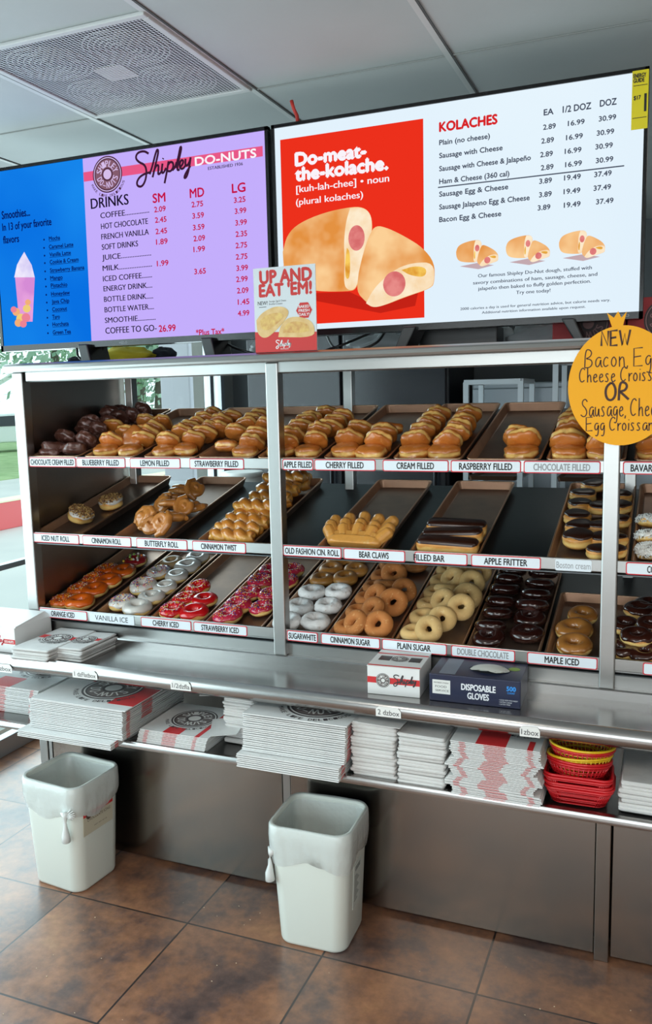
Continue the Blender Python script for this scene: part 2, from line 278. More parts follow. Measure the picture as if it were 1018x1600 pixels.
PASTRIES = [
 (1, 'chocfilled', -0.952, 0.025, 0.021, 0, 0, 0.04),
 (1, 'chocfilled', -0.922, 0.077, 0.034, 0, 0.45, 0.044),
 (1, 'chocfilled', -0.814, 0.056, 0.034, 0, 0.45, 0.045),
 (1, 'chocfilled', -0.921, 0.152, 0.048, 0, 1.7, 0.04),
 (1, 'chocfilled', -0.793, 0.12, 0.048, 0, 1.7, 0.04),
 (1, 'chocfilled', -0.947, 0.274, 0.048, 0, 1.7, 0.043),
 (1, 'chocfilled', -0.842, 0.246, 0.048, 0, 1.7, 0.04),
 (1, 'chocfilled', -0.954, 0.308, 0.06, 0, 1.7, 0.042),
 (1, 'chocfilled', -0.854, 0.33, 0.048, 0, 1.7, 0.041),
 (1, 'chocfilled', -1.001, 0.433, 0.048, 0, 1.7, 0.043),
 (1, 'chocfilled', -0.965, 0.443, 0.055, 0, 1.7, 0.043),
 (1, 'chocfilled', -0.873, 0.418, 0.048, 0, 1.7, 0.04),
 (1, 'chocfilled', -0.937, 0.504, 0.048, 0, 1.7, 0.04),
 (1, 'chocfilled', -0.828, 0.444, 0.048, 0, 1.7, 0.04),
 (1, 'chocfilled', -0.79, 0.48, 0.055, 0, 1.7, 0.04),
 (1, 'filled', -0.702, 0.078, 0.021, 0, 0, 0.045),
 (1, 'filled', -0.687, 0.105, 0.048, 0, 1.7, 0.041),
 (1, 'filled', -0.745, 0.212, 0.048, 0, 1.7, 0.04),
 (1, 'filled', -0.754, 0.285, 0.048, 0, 1.7, 0.04),
 (1, 'filled', -0.743, 0.344, 0.048, 0, 1.7, 0.04),
 (1, 'filled', -0.591, 0.079, 0.021, 0, 0, 0.042),
 (1, 'filled', -0.609, 0.135, 0.05, 0.15, -0.85, 0.045),
 (1, 'filled', -0.592, 0.187, 0.048, 0, 1.7, 0.045),
 (1, 'filled', -0.546, 0.134, 0.048, 0, 1.7, 0.041),
 (1, 'filled', -0.598, 0.246, 0.048, 0, 1.7, 0.041),
 (1, 'filled', -0.611, 0.326, 0.048, 0, 1.7, 0.04),
 (1, 'filled', -0.473, 0.073, 0.021, 0, 0, 0.043),
 (1, 'filled', -0.461, 0.104, 0.048, 0, 1.7, 0.043),
 (1, 'filled', -0.495, 0.2, 0.048, 0, 1.7, 0.041),
 (1, 'filled', -0.507, 0.263, 0.048, 0, 1.7, 0.04),
 (1, 'filled', -0.494, 0.302, 0.048, 0, 1.7, 0.04),
 (1, 'filled', -0.485, 0.36, 0.048, 0, 1.7, 0.04),
 (1, 'filled', -0.478, 0.427, 0.048, 0, 1.7, 0.04),
 (1, 'filled', -0.375, 0.088, 0.021, 0, 0, 0.041),
 (1, 'filled', -0.364, 0.125, 0.048, 0, 1.7, 0.041),
 (1, 'filled', -0.362, 0.191, 0.048, 0, 1.7, 0.041),
 (1, 'filled', -0.365, 0.241, 0.048, 0, 1.7, 0.04),
 (1, 'filled', -0.341, 0.251, 0.048, 0, 1.7, 0.04),
 (1, 'filled', -0.223, 0.099, 0.034, 0, 0.45, 0.04),
 (1, 'filled', -0.241, 0.204, 0.048, 0, 1.7, 0.04),
 (1, 'filled', -0.374, 0.339, 0.048, 0, 1.7, 0.04),
 (1, 'filled', -0.363, 0.391, 0.048, 0, 1.7, 0.04),
 (1, 'filled', -0.256, 0.295, 0.048, 0, 1.7, 0.04),
 (1, 'filled', -0.246, 0.334, 0.048, 0, 1.7, 0.04),
 (1, 'filled', -0.247, 0.392, 0.048, 0, 1.7, 0.04),
 (1, 'filled', -0.136, 0.058, 0.021, 0, 0, 0.043),
 (1, 'filled', -0.122, 0.089, 0.048, 0, 1.7, 0.04),
 (1, 'filled', -0.148, 0.18, 0.048, 0, 1.7, 0.04),
 (1, 'filled', -0.166, 0.277, 0.048, 0, 1.7, 0.04),
 (1, 'filled', -0.065, 0.078, 0.021, 0, 0, 0.04),
 (1, 'filled', -0.01, 0.079, 0.021, 0, 0, 0.04),
 (1, 'filled', 0.001, 0.089, 0.048, 0, 1.7, 0.04),
 (1, 'filled', -0.017, 0.171, 0.048, 0, 1.7, 0.04),
 (1, 'filled', -0.055, 0.266, 0.048, 0, 1.7, 0.04),
 (1, 'filled', -0.041, 0.327, 0.048, 0, 1.7, 0.04),
 (1, 'filled', -0.02, 0.35, 0.048, 0, 1.7, 0.04),
 (1, 'filled', 0.079, 0.073, 0.021, 0, 0, 0.042),
 (1, 'filled', 0.091, 0.115, 0.048, 0, 1.7, 0.04),
 (1, 'filled', 0.062, 0.212, 0.048, 0, 1.7, 0.04),
 (1, 'filled', 0.081, 0.255, 0.048, 0, 1.7, 0.04),
 (1, 'filled', 0.08, 0.315, 0.048, 0, 1.7, 0.04),
 (1, 'filled', 0.009, 0.413, 0.048, 0, 1.7, 0.04),
 (1, 'filled', 0.088, 0.369, 0.048, 0, 1.7, 0.04),
 (1, 'filled', 0.181, 0.081, 0.021, 0, 0, 0.045),
 (1, 'filled', 0.193, 0.121, 0.048, 0, 1.7, 0.044),
 (1, 'filled', 0.168, 0.239, 0.048, 0, 1.7, 0.04),
 (1, 'filled', 0.183, 0.295, 0.034, 0, 0.45, 0.04),
 (1, 'filled', 0.293, 0.07, 0.021, 0, 0, 0.049),
 (1, 'filled', 0.306, 0.101, 0.048, 0, 1.7, 0.043),
 (1, 'filled', 0.295, 0.187, 0.048, 0, 1.7, 0.043),
 (1, 'filled', 0.282, 0.285, 0.034, 0, 0.45, 0.041),
 (1, 'filled', 0.403, 0.071, 0.021, 0, 0, 0.044),
 (1, 'filled', 0.415, 0.107, 0.048, 0, 1.7, 0.043),
 (1, 'filled', 0.406, 0.185, 0.048, 0, 1.7, 0.041),
 (1, 'filled', 0.402, 0.261, 0.048, 0, 1.7, 0.041),
 (1, 'filled', 0.403, 0.326, 0.048, 0, 1.7, 0.04),
 (1, 'filled', 0.402, 0.389, 0.048, 0, 1.7, 0.04),
 (1, 'filled', 0.516, 0.073, 0.021, 0, 0, 0.044),
 (1, 'filled', 0.523, 0.1, 0.048, 0, 1.7, 0.041),
 (1, 'filled', 0.526, 0.17, 0.048, 0, 1.7, 0.04),
 (1, 'filled', 0.526, 0.237, 0.048, 0, 1.7, 0.04),
 (1, 'filled', 0.525, 0.296, 0.048, 0, 1.7, 0.041),
 (1, 'filled', 0.52, 0.381, 0.048, 0, 1.7, 0.042),
 (1, 'filled', 0.74, 0.066, 0.021, 0, 0, 0.043),
 (1, 'filled', 0.744, 0.111, 0.048, 0, 1.7, 0.047),
 (1, 'filled', 0.72, 0.141, 0.05, 0, 1.7, 0.042),
 (1, 'filled', 0.857, 0.064, 0.021, 0, 0, 0.051),
 (1, 'filled', 0.857, 0.096, 0.048, 0, 1.7, 0.05),
 (1, 'filled', 0.846, 0.206, 0.048, 0, 1.7, 0.05),
 (1, 'filled', 0.839, 0.29, 0.048, 0, 1.7, 0.048),
 (1, 'filled', 0.834, 0.334, 0.048, 0, 1.7, 0.047),
 (1, 'filled', 0.964, 0.066, 0.021, 0, 0, 0.042),
 (1, 'filled', 0.963, 0.066, 0.048, 0, 1.7, 0.042),
 (1, 'filled', 1.068, 0.071, 0.021, 0, 0, 0.042),
 (1, 'filled', 1.067, 0.062, 0.048, 0, 1.7, 0.042),
 (1, 'filled', 1.071, 0.13, 0.048, 0, 1.7, 0.043),
 (2, 'nut', -0.887, 0.164, 0.034, 0.55, 0.1, 0.054),
 (2, 'nut', -0.868, 0.328, 0.021, 0, 0, 0.05),
 (2, 'butterfly', -0.576, 0.118, 0.05, -0.55, -0.75, 0.05),
 (2, 'butterfly', -0.617, 0.257, 0.045, -0.55, -0.75, 0.047),
 (2, 'butterfly', -0.645, 0.328, 0.045, 0, 0.45, 0.047),
 (2, 'butterfly', -0.627, 0.388, 0.045, 0, 0.45, 0.045),
 (2, 'butterfly', -0.588, 0.41, 0.05, 0, 0.45, 0.042),
 (2, 'butterfly', -0.524, 0.386, 0.06, 0.5, -0.6, 0.041),
 (2, 'butterfly', -0.472, 0.298, 0.025, 0, 0, 0.04),
 (2, 'butterfly', -0.517, 0.057, 0.04, 0, -0.55, 0.04),
 (2, 'butterfly', -0.458, 0.046, 0.055, 0.15, -0.85, 0.04),
 (2, 'butterfly', -0.469, 0.148, 0.045, 0, 0.45, 0.04),
 (2, 'butterfly', -0.546, 0.252, 0.05, 0, 0.45, 0.04),
 (2, 'butterfly', -0.478, 0.231, 0.05, 0.15, -0.85, 0.04),
 (2, 'twist', -0.211, 0.063, 0.024, 0, 0, 0.043),
 (2, 'twist', -0.209, 0.113, 0.03, 0, 0, 0.043),
 (2, 'twist', -0.218, 0.178, 0.03, 0, 0, 0.044),
 (2, 'twist', -0.223, 0.238, 0.03, 0, 0, 0.045),
 (2, 'twist', -0.238, 0.245, 0.055, 0, 0, 0.045),
 (2, 'twist', -0.263, 0.361, 0.045, 0, 0, 0.047),
 (2, 'twist', -0.262, 0.443, 0.05, 0, 0, 0.048),
 (2, 'twist', -0.276, 0.486, 0.075, 0, 0, 0.049),
 (2, 'twist', -0.143, 0.364, 0.03, 0, 0, 0.046),
 (2, 'twist', -0.147, 0.422, 0.05, 0, 0, 0.047),
 (2, 'twist', -0.173, 0.542, 0.06, 0, 0, 0.049),
 (2, 'twist', -0.154, 0.528, 0.035, 0, 0, 0.048),
 (2, 'claw', 0.245, 0.051, 0.036, 0, -0.55, 0.04),
 (2, 'claw', 0.237, 0.106, 0.042, 0, -0.55, 0.04),
 (2, 'claw', 0.236, 0.146, 0.046, 0, -0.55, 0.04),
 (2, 'bar', 0.517, 0.059, 0.026, 0, 0, 0.04),
 (2, 'bar', 0.519, 0.121, 0.03, 0, 0, 0.04),
 (2, 'bar', 0.528, 0.176, 0.034, 0, 0, 0.04),
 (2, 'boston', 0.897, 0.14, 0.03, 0, 0.08, 0.049),
 (2, 'boston', 0.892, 0.225, 0.028, 0, 0.08, 0.044),
 (2, 'boston', 0.876, 0.305, 0.028, 0, 0.08, 0.045),
 (2, 'boston', 0.875, 0.406, 0.028, 0, 0.08, 0.042),
 (2, 'boston', 0.877, 0.495, 0.028, 0, 0.08, 0.043),
 (2, 'boston', 0.9, 0.586, 0.028, 0, 0.08, 0.041),
 (2, 'boston', 0.963, 0.061, 0.028, 0, 0.08, 0.04),
 (2, 'boston', 0.958, 0.147, 0.028, 0, 0.08, 0.04),
 (2, 'boston', 0.948, 0.23, 0.028, 0, 0.08, 0.04),
 (2, 'boston', 0.94, 0.388, 0.028, 0, 0.08, 0.04),
 (2, 'boston', 1.02, 0.051, 0.028, 0, 0.08, 0.04),
 (2, 'boston', 1.014, 0.149, 0.028, 0, 0.08, 0.04),
 (2, 'boston', 1.009, 0.286, 0.028, 0, 0.08, 0.04),
 (2, 'boston', 0.993, 0.397, 0.028, 0, 0.08, 0.04),
 (2, 'boston', 0.989, 0.496, 0.028, 0, 0.08, 0.04),
 (2, 'coconut', 1.092, 0.087, 0.025, 0, 0, 0.04),
 (2, 'coconut', 1.09, 0.163, 0.034, 0, 0.45, 0.041),
 (2, 'coconut', 1.087, 0.278, 0.034, 0, 0.45, 0.042),
 (3, 'orange_sprinkled', -0.951, 0.08, 0.022, 0, 0, 0.046),
 (3, 'orange_sprinkled', -0.964, 0.177, 0.021, 0, 0, 0.048),
 (3, 'orange_sprinkled', -0.968, 0.267, 0.021, 0, 0, 0.046),
 (3, 'orange_sprinkled', -0.951, 0.35, 0.021, 0, 0, 0.047),
 (3, 'orange', -0.851, 0.086, 0.021, 0, 0, 0.054),
 (3, 'orange', -0.858, 0.182, 0.021, 0, 0, 0.051),
 (3, 'orange', -0.848, 0.26, 0.021, 0, 0, 0.05),
 (3, 'orange', -0.842, 0.349, 0.021, 0, 0, 0.049),
 (3, 'candy', -0.849, 0.44, 0.021, 0, 0, 0.046),
 (3, 'vanilla_sprinkled', -0.686, 0.108, 0.021, 0, 0, 0.051),
 (3, 'vanilla_sprinkled', -0.684, 0.239, 0.021, 0, 0, 0.053),
 (3, 'vanilla_sprinkled', -0.701, 0.355, 0.021, 0, 0, 0.047),
 (3, 'vanilla', -0.598, 0.081, 0.021, 0, 0, 0.054),
 (3, 'vanilla', -0.592, 0.161, 0.021, 0, 0, 0.049),
 (3, 'vanilla', -0.584, 0.242, 0.021, 0, 0, 0.046),
 (3, 'vanilla', -0.592, 0.336, 0.021, 0, 0, 0.046),
 (3, 'vanilla', -0.594, 0.42, 0.021, 0, 0, 0.052),
 (3, 'vanilla', -0.597, 0.504, 0.021, 0, 0, 0.049),
 (3, 'tan', -0.696, 0.447, 0.021, 0, 0, 0.047),
 (3, 'cherry_sprinkled', -0.468, 0.083, 0.021, 0, 0, 0.048),
 (3, 'cherry_sprinkled', -0.469, 0.169, 0.021, 0, 0, 0.046),
 (3, 'cherry_sprinkled', -0.461, 0.258, 0.021, 0, 0, 0.048),
 (3, 'cherry', -0.367, 0.082, 0.021, 0, 0, 0.051),
 (3, 'cherry', -0.378, 0.173, 0.021, 0, 0, 0.047),
 (3, 'strawberry', -0.257, 0.079, 0.021, 0, 0, 0.051),
 (3, 'strawberry', -0.245, 0.151, 0.021, 0, 0, 0.051),
 (3, 'strawberry', -0.242, 0.242, 0.021, 0, 0, 0.048),
 (3, 'strawberry', -0.25, 0.338, 0.021, 0, 0, 0.051),
 (3, 'strawberry', -0.258, 0.43, 0.021, 0, 0, 0.044),
 (3, 'strawberry', -0.141, 0.15, 0.021, 0, 0, 0.043),
 (3, 'strawberry', -0.157, 0.249, 0.021, 0, 0, 0.044),
 (3, 'strawberry', -0.153, 0.443, 0.021, 0, 0, 0.044),
 (3, 'strawberry', -0.138, 0.351, 0.021, 0, 0, 0.043),
 (3, 'powder', 0.084, 0.089, 0.024, 0, 0, 0.049),
 (3, 'powder', -0.015, 0.069, 0.024, 0, 0, 0.049),
 (3, 'powder', -0.015, 0.181, 0.021, 0, 0, 0.048),
 (3, 'powder', 0.083, 0.203, 0.021, 0, 0, 0.047),
 (3, 'powder', -0.017, 0.288, 0.021, 0, 0, 0.048),
 (3, 'powder', 0.08, 0.306, 0.021, 0, 0, 0.048),
 (3, 'sourcream', -0.032, 0.389, 0.021, 0, 0, 0.045),
 (3, 'sourcream', 0.068, 0.409, 0.021, 0, 0, 0.047),
 (3, 'sourcream', -0.015, 0.471, 0.021, 0, 0, 0.048),
 (3, 'sourcream', 0.083, 0.48, 0.021, 0, 0, 0.044),
 (3, 'sourcream', -0.037, 0.549, 0.021, 0, 0, 0.043),
 (3, 'sourcream', 0.05, 0.571, 0.021, 0, 0, 0.045),
 (3, 'cinnamon', 0.176, 0.078, 0.021, 0, 0, 0.04),
 (3, 'cinnamon', 0.231, 0.051, 0.046, -0.55, -0.75, 0.04),
 (3, 'cinnamon', 0.306, 0.055, 0.044, 0.15, -0.85, 0.046),
 (3, 'cinnamon', 0.177, 0.179, 0.021, 0, 0, 0.04),
 (3, 'cinnamon', 0.259, 0.155, 0.046, -0.55, -0.75, 0.041),
 (3, 'cinnamon', 0.173, 0.272, 0.021, 0, 0, 0.04),
 (3, 'cinnamon', 0.236, 0.25, 0.046, -0.55, -0.75, 0.04),
 (3, 'cinnamon', 0.309, 0.215, 0.044, 0.15, -0.85, 0.049),
 (3, 'cinnamon', 0.178, 0.356, 0.021, 0, 0, 0.04),
 (3, 'cinnamon', 0.245, 0.343, 0.04, 0, 0.45, 0.04),
 (3, 'cinnamon', 0.172, 0.438, 0.021, 0, 0, 0.04),
 (3, 'cinnamon', 0.248, 0.421, 0.044, 0.15, -0.85, 0.045),
 (3, 'cinnamon', 0.188, 0.53, 0.021, 0, 0, 0.045),
 (3, 'cinnamon', 0.32, 0.304, 0.044, 0.5, -0.6, 0.04),
 (3, 'cinnamon', 0.197, 0.568, 0.021, 0, 0, 0.042),
 (3, 'cinnamon', 0.291, 0.548, 0.021, 0, 0, 0.041),
 (3, 'plaincake', 0.403, 0.078, 0.021, 0, 0, 0.04),
 (3, 'plaincake', 0.47, 0.063, 0.044, 0.15, -0.85, 0.04),
 (3, 'plaincake', 0.408, 0.178, 0.021, 0, 0, 0.04),
 (3, 'plaincake', 0.495, 0.133, 0.044, 0.15, -0.85, 0.04),
 (3, 'plaincake', 0.405, 0.262, 0.021, 0, 0, 0.04),
 (3, 'plaincake', 0.468, 0.24, 0.05, -0.55, -0.75, 0.04),
 (3, 'plaincake', 0.547, 0.184, 0.06, 0.15, -0.85, 0.042),
 (3, 'plaincake', 0.535, 0.296, 0.04, 0.15, -0.85, 0.049),
 (3, 'plaincake', 0.397, 0.343, 0.021, 0, 0, 0.04),
 (3, 'plaincake', 0.455, 0.352, 0.034, 0, 0.45, 0.04),
 (3, 'plaincake', 0.404, 0.432, 0.021, 0, 0, 0.04),
 (3, 'plaincake', 0.461, 0.406, 0.046, -0.55, -0.75, 0.04),
 (3, 'plaincake', 0.531, 0.389, 0.044, 0.15, -0.85, 0.045),
 (3, 'plaincake', 0.398, 0.519, 0.021, 0, 0, 0.04),
 (3, 'plaincake', 0.464, 0.485, 0.046, -0.55, -0.75, 0.04),
 (3, 'plaincake', 0.538, 0.471, 0.044, 0.15, -0.85, 0.041),
 (3, 'dblchoc', 0.636, 0.085, 0.021, 0, 0, 0.048),
 (3, 'dblchoc', 0.644, 0.132, 0.034, 0, 0.45, 0.045),
 (3, 'dblchoc', 0.651, 0.213, 0.034, 0, 0.45, 0.045),
 (3, 'dblchoc', 0.645, 0.29, 0.034, 0, 0.45, 0.046),
 (3, 'dblchoc', 0.641, 0.375, 0.034, 0, 0.45, 0.047),
 (3, 'dblchoc', 0.638, 0.45, 0.034, 0, 0.45, 0.047),
 (3, 'dblchoc', 0.645, 0.517, 0.034, 0, 0.45, 0.046),
 (3, 'dblchoc', 0.755, 0.128, 0.021, 0, 0, 0.049),
 (3, 'dblchoc', 0.748, 0.222, 0.021, 0, 0, 0.048),
 (3, 'dblchoc', 0.747, 0.279, 0.034, 0, 0.45, 0.051),
 (3, 'dblchoc', 0.748, 0.352, 0.034, 0, 0.45, 0.049),
 (3, 'dblchoc', 0.75, 0.429, 0.034, 0, 0.45, 0.046),
 (3, 'dblchoc', 0.749, 0.51, 0.034, 0, 0.45, 0.046),
 (3, 'maple', 0.897, 0.077, 0.024, 0, 0, 0.052),
 (3, 'maple', 0.887, 0.171, 0.021, 0, 0, 0.054),
 (3, 'maple', 0.902, 0.262, 0.021, 0, 0, 0.046),
 (3, 'chociced', 1.018, 0.08, 0.021, 0, 0, 0.042),
 (3, 'chociced', 1.086, 0.073, 0.021, 0, 0, 0.047),
 (3, 'chociced', 1.064, 0.116, 0.045, 0, 0, 0.045),
 (3, 'chociced', 1.025, 0.222, 0.021, 0, 0, 0.041),
 (3, 'chociced', 1.064, 0.322, 0.021, 0, 0, 0.048),
 (3, 'chociced', 1.089, 0.388, 0.021, 0, 0, 0.045),
 (3, 'chociced', 1.1, 0.197, 0.04, 0, 0, 0.042),
]
L_BLACK = [('DRINKS', -0.7479, -0.5934, 2.2977, 0.0338), ('COFFEE...............', -0.711, -0.5137, 2.2627, 0.0183), ('HOT CHOCOLATE', -0.7112, -0.5202, 2.2267, 0.0184), ('FRENCH VANILLA', -0.7125, -0.5189, 2.1917, 0.0184), ('SOFT DRINKS', -0.7127, -0.5641, 2.1573, 0.0185), ('JUICE..................', -0.7139, -0.5141, 2.1229, 0.0176), ('MILK...................', -0.7142, -0.5129, 2.0864, 0.0177), ('ICED COFFEE.......', -0.7155, -0.515, 2.0508, 0.0178), ('ENERGY DRINK....', -0.7156, -0.5158, 2.0169, 0.0178), ('BOTTLE DRINK.....', -0.7158, -0.5146, 1.981, 0.0179), ('BOTTLE WATER....', -0.716, -0.5133, 1.945, 0.018), ('SMOOTHIE............', -0.7173, -0.5088, 1.9089, 0.018), ('COFFEE TO GO-', -0.7176, -0.5064, 1.8717, 0.0209), ('ESTABLISHED 1936', -0.2813, -0.1547, 2.3726, 0.0094)]
L_RED = [('SM', -0.4965, -0.4479, 2.2921, 0.0283), ('MD', -0.3528, -0.2999, 2.293, 0.0278), ('LG', -0.1964, -0.1486, 2.2919, 0.0272), ('2.09', -0.4929, -0.4486, 2.2613, 0.0169), ('2.45', -0.4916, -0.4472, 2.2271, 0.0169), ('2.45', -0.4916, -0.4471, 2.1902, 0.017), ('1.89', -0.4914, -0.4469, 2.1559, 0.0171), ('1.99', -0.4922, -0.4476, 2.0853, 0.0172), ('2.75', -0.3481, -0.3054, 2.2627, 0.0166), ('3.59', -0.3468, -0.304, 2.2266, 0.0166), ('3.59', -0.3465, -0.3037, 2.1895, 0.0167), ('2.09', -0.3462, -0.3034, 2.1541, 0.0167), ('1.99', -0.3479, -0.305, 2.1196, 0.0168), ('3.65', -0.3484, -0.3053, 2.0483, 0.0169), ('3.25', -0.1907, -0.1498, 2.2605, 0.0162), ('3.99', -0.1891, -0.1482, 2.226, 0.0163), ('3.99', -0.1886, -0.1476, 2.1897, 0.0163), ('2.35', -0.1891, -0.148, 2.1543, 0.0164), ('2.75', -0.1906, -0.1494, 2.1188, 0.0165), ('2.75', -0.1911, -0.1498, 2.0831, 0.0165), ('3.99', -0.1905, -0.1492, 2.0472, 0.0166), ('2.99', -0.193, -0.1516, 2.0122, 0.0166), ('2.09', -0.1915, -0.15, 1.976, 0.0167), ('1.45', -0.1899, -0.1484, 1.9397, 0.0168), ('4.99', -0.1914, -0.1498, 1.9034, 0.0168), ('26.99', -0.4972, -0.4312, 1.8676, 0.0213), ('*Plus Tax*', -0.352, -0.2445, 1.8486, 0.0182)]
L_WHITE = [('DO-NUTS', -0.328, -0.1061, 2.391, 0.0257)]
L_NAVY = [('Smoothies...', -1.1422, -1.0141, 2.3016, 0.0269), ('In 13 of your favorite', -1.1436, -0.9219, 2.2608, 0.0251), ('flavors', -1.144, -1.0716, 2.2159, 0.0252)]
L_LIST = [('Mocha', -0.9368, -0.8884, 2.2085, 0.0132), ('Caramel Latte', -0.9392, -0.8331, 2.1801, 0.0133), ('Vanilla Latte', -0.939, -0.8459, 2.1532, 0.0133), ('Cookie & Cream', -0.9399, -0.8145, 2.1274, 0.0134), ('Strawberry Banana', -0.9411, -0.7918, 2.0986, 0.0134), ('Mango', -0.9421, -0.8884, 2.0716, 0.0134), ('Pistachio', -0.9418, -0.8699, 2.0455, 0.0135), ('Honeydew', -0.943, -0.8613, 2.0165, 0.0135), ('Java Chip', -0.9428, -0.8658, 1.9892, 0.0136), ('Coconut', -0.9425, -0.8777, 1.9619, 0.0136), ('Taro', -0.9447, -0.9115, 1.9356, 0.0136), ('Horchata', -0.9457, -0.8745, 1.9092, 0.0137), ('Green Tea', -0.9468, -0.867, 1.8808, 0.0137)]
L_MISC = {'panel': [(-0.7678, 2.4541), (-0.7848, 1.845)], 'band': [(-0.77, 2.4251), (-0.7726, 2.3906), (-0.0816, 2.421), (-0.0827, 2.3904)], 'emb': [(-0.6729, 2.4111), (-0.6079, 2.4036), (-0.6694, 2.4621)], 'ship': [(-0.5635, 2.3672), (-0.3492, 2.3432), (-0.5573, 2.4643)], 'cup': [(-1.1014, 2.0928), (-1.0118, 2.0863), (-1.0356, 1.9307), (-1.0967, 1.934)], 'swirl': [(-1.1052, 2.0931), (-1.0885, 2.136), (-1.0698, 2.1589), (-1.0515, 2.1789), (-1.0384, 2.1564), (-1.0218, 2.1308), (-1.0118, 2.0863)], 'fruit': [(-1.1123, 1.9747), (-1.1054, 1.9094), (-1.0683, 1.8926), (-1.0196, 1.9397), (-1.0044, 1.9979), (-1.1041, 1.9941)]}
R_DARK = [('EA', 0.7828, 0.8084, 2.3929, 0.0154), ('1/2 DOZ', 0.8336, 0.9078, 2.3929, 0.0164), ('DOZ', 0.9309, 0.9731, 2.3948, 0.0162), ('Plain (no cheese)', 0.4865, 0.6333, 2.352, 0.0137), ('Sausage with Cheese', 0.4864, 0.6693, 2.3158, 0.0138), ('Sausage with Cheese & Jalapeño', 0.4862, 0.7482, 2.2794, 0.0138), ('Ham & Cheese (360 cal)', 0.4861, 0.6888, 2.2435, 0.0139), ('Sausage Egg & Cheese', 0.4859, 0.6858, 2.208, 0.0139), ('Sausage Jalapeno Egg & Cheese', 0.4858, 0.7461, 2.1718, 0.014), ('Bacon Egg & Cheese', 0.4856, 0.6665, 2.1361, 0.014), ('2.89', 0.7815, 0.815, 2.3551, 0.0131), ('2.89', 0.777, 0.8106, 2.3193, 0.0131), ('2.89', 0.7744, 0.8081, 2.2832, 0.0132), ('2.89', 0.7766, 0.8104, 2.248, 0.0133), ('3.89', 0.7727, 0.8066, 2.2123, 0.0133), ('3.89', 0.7726, 0.8065, 2.1759, 0.0134), ('3.89', 0.7692, 0.8033, 2.1409, 0.0134), ('16.99', 0.8479, 0.8914, 2.3563, 0.0129), ('16.99', 0.8437, 0.8873, 2.3197, 0.013), ('16.99', 0.8407, 0.8844, 2.284, 0.0131), ('16.99', 0.8424, 0.8862, 2.2487, 0.0131), ('19.49', 0.84, 0.8839, 2.2138, 0.0132), ('19.49', 0.8393, 0.8833, 2.1773, 0.0132), ('19.49', 0.8405, 0.8846, 2.141, 0.0133), ('30.99', 0.9288, 0.9728, 2.357, 0.0128), ('30.99', 0.9242, 0.9685, 2.321, 0.0128), ('30.99', 0.9214, 0.9658, 2.2857, 0.0129), ('30.99', 0.9233, 0.9678, 2.2497, 0.0129), ('37.49', 0.9199, 0.9645, 2.2136, 0.013), ('37.49', 0.9189, 0.9636, 2.1777, 0.0131), ('37.49', 0.9261, 0.9708, 2.1413, 0.0131)]
R_PARA = [('Our famous Shipley Do-Nut dough, stuffed with', 0.6006, 0.9181, 1.9693, 0.0096), ('savory combinations of ham, sausage, cheese, and', 0.586, 0.9329, 1.9504, 0.0096), ('jalapeño then baked to fluffy golden perfection.', 0.6007, 0.9164, 1.9327, 0.0096), ('Try one today!', 0.7109, 0.8069, 1.9147, 0.0095), ('2000 calories a day is used for general nutrition advice, but calorie needs vary.', 0.5479, 0.9689, 1.8792, 0.0072), ('Additional nutrition information available upon request.', 0.6121, 0.9031, 1.8651, 0.0071)]
R_RED = [('KOLACHES', 0.4874, 0.6536, 2.3892, 0.0248)]
R_LINE = [(0.482, 2.2344), (0.9967, 2.2398)]
R_SMALL = [(0.5965, 2.039), (0.7415, 2.0395), (0.8893, 2.0391)]
R_WHITE = [('Do-meat-', 0.0293, 0.26, 2.3488, 0.0367), ('the-kolache.', 0.028, 0.3282, 2.3043, 0.0369)]
R_WHITE2 = [('[kuh-lah-chee] • noun', 0.0291, 0.3325, 2.2684, 0.0204), ('(plural kolaches)', 0.0272, 0.2491, 2.2306, 0.0192)]
R_RECT = [(-0.0216, 2.4295), (0.4401, 2.4343), (0.4362, 1.8632)]
KOL = {'r1': [(-0.023, 2.0933), (-0.0064, 2.1443), (0.0352, 2.1763), (0.1227, 2.1999), (0.2075, 2.2072), (0.249, 2.203), (0.2727, 2.1818), (0.279, 2.1437), (0.2714, 2.1005), (0.25, 2.058), (0.2352, 2.0082), (0.2238, 1.9609), (0.1955, 1.9563), (0.0915, 1.9632), (0.0073, 1.9854), (-0.0209, 2.0404)], 'f1': [(0.2075, 2.204), (0.249, 2.2017), (0.2727, 2.1818), (0.2776, 2.1439), (0.2679, 2.0945), (0.2464, 2.052), (0.2351, 2.0018), (0.2203, 1.9611), (0.1956, 1.9596), (0.1818, 1.9799), (0.1867, 2.0439), (0.1844, 2.1017), (0.1927, 2.1645)], 's1': [(0.2267, 2.1139), (0.2544, 2.1114), (0.2274, 2.1536)], 'r2': [(0.2317, 2.0085), (0.2466, 2.0646), (0.2683, 2.1196), (0.2892, 2.1459), (0.3298, 2.1328), (0.3831, 2.1031), (0.4356, 2.0676), (0.4713, 2.0216), (0.471, 1.966), (0.4611, 1.9481), (0.3813, 1.9283), (0.3132, 1.9071), (0.2786, 1.9028), (0.2511, 1.9237), (0.2237, 1.9545)], 'f2': [(0.2545, 1.9171), (0.2724, 1.948), (0.3005, 1.978), (0.3553, 2.015), (0.4089, 2.0265), (0.4681, 2.0219), (0.471, 1.966), (0.4546, 1.9473), (0.3678, 1.926), (0.3063, 1.9056), (0.2752, 1.903)], 's2': [(0.346, 1.9685), (0.3831, 1.9659), (0.3465, 2.0075)], 'e1': [(0.1946, 2.0881), (0.2049, 2.0744), (0.2034, 1.9977), (0.1892, 1.9923), (0.1866, 2.0375)], 'e2': [(0.3687, 2.0077), (0.4089, 2.0172), (0.4484, 2.0079), (0.4416, 1.9805), (0.3953, 1.9901)]}
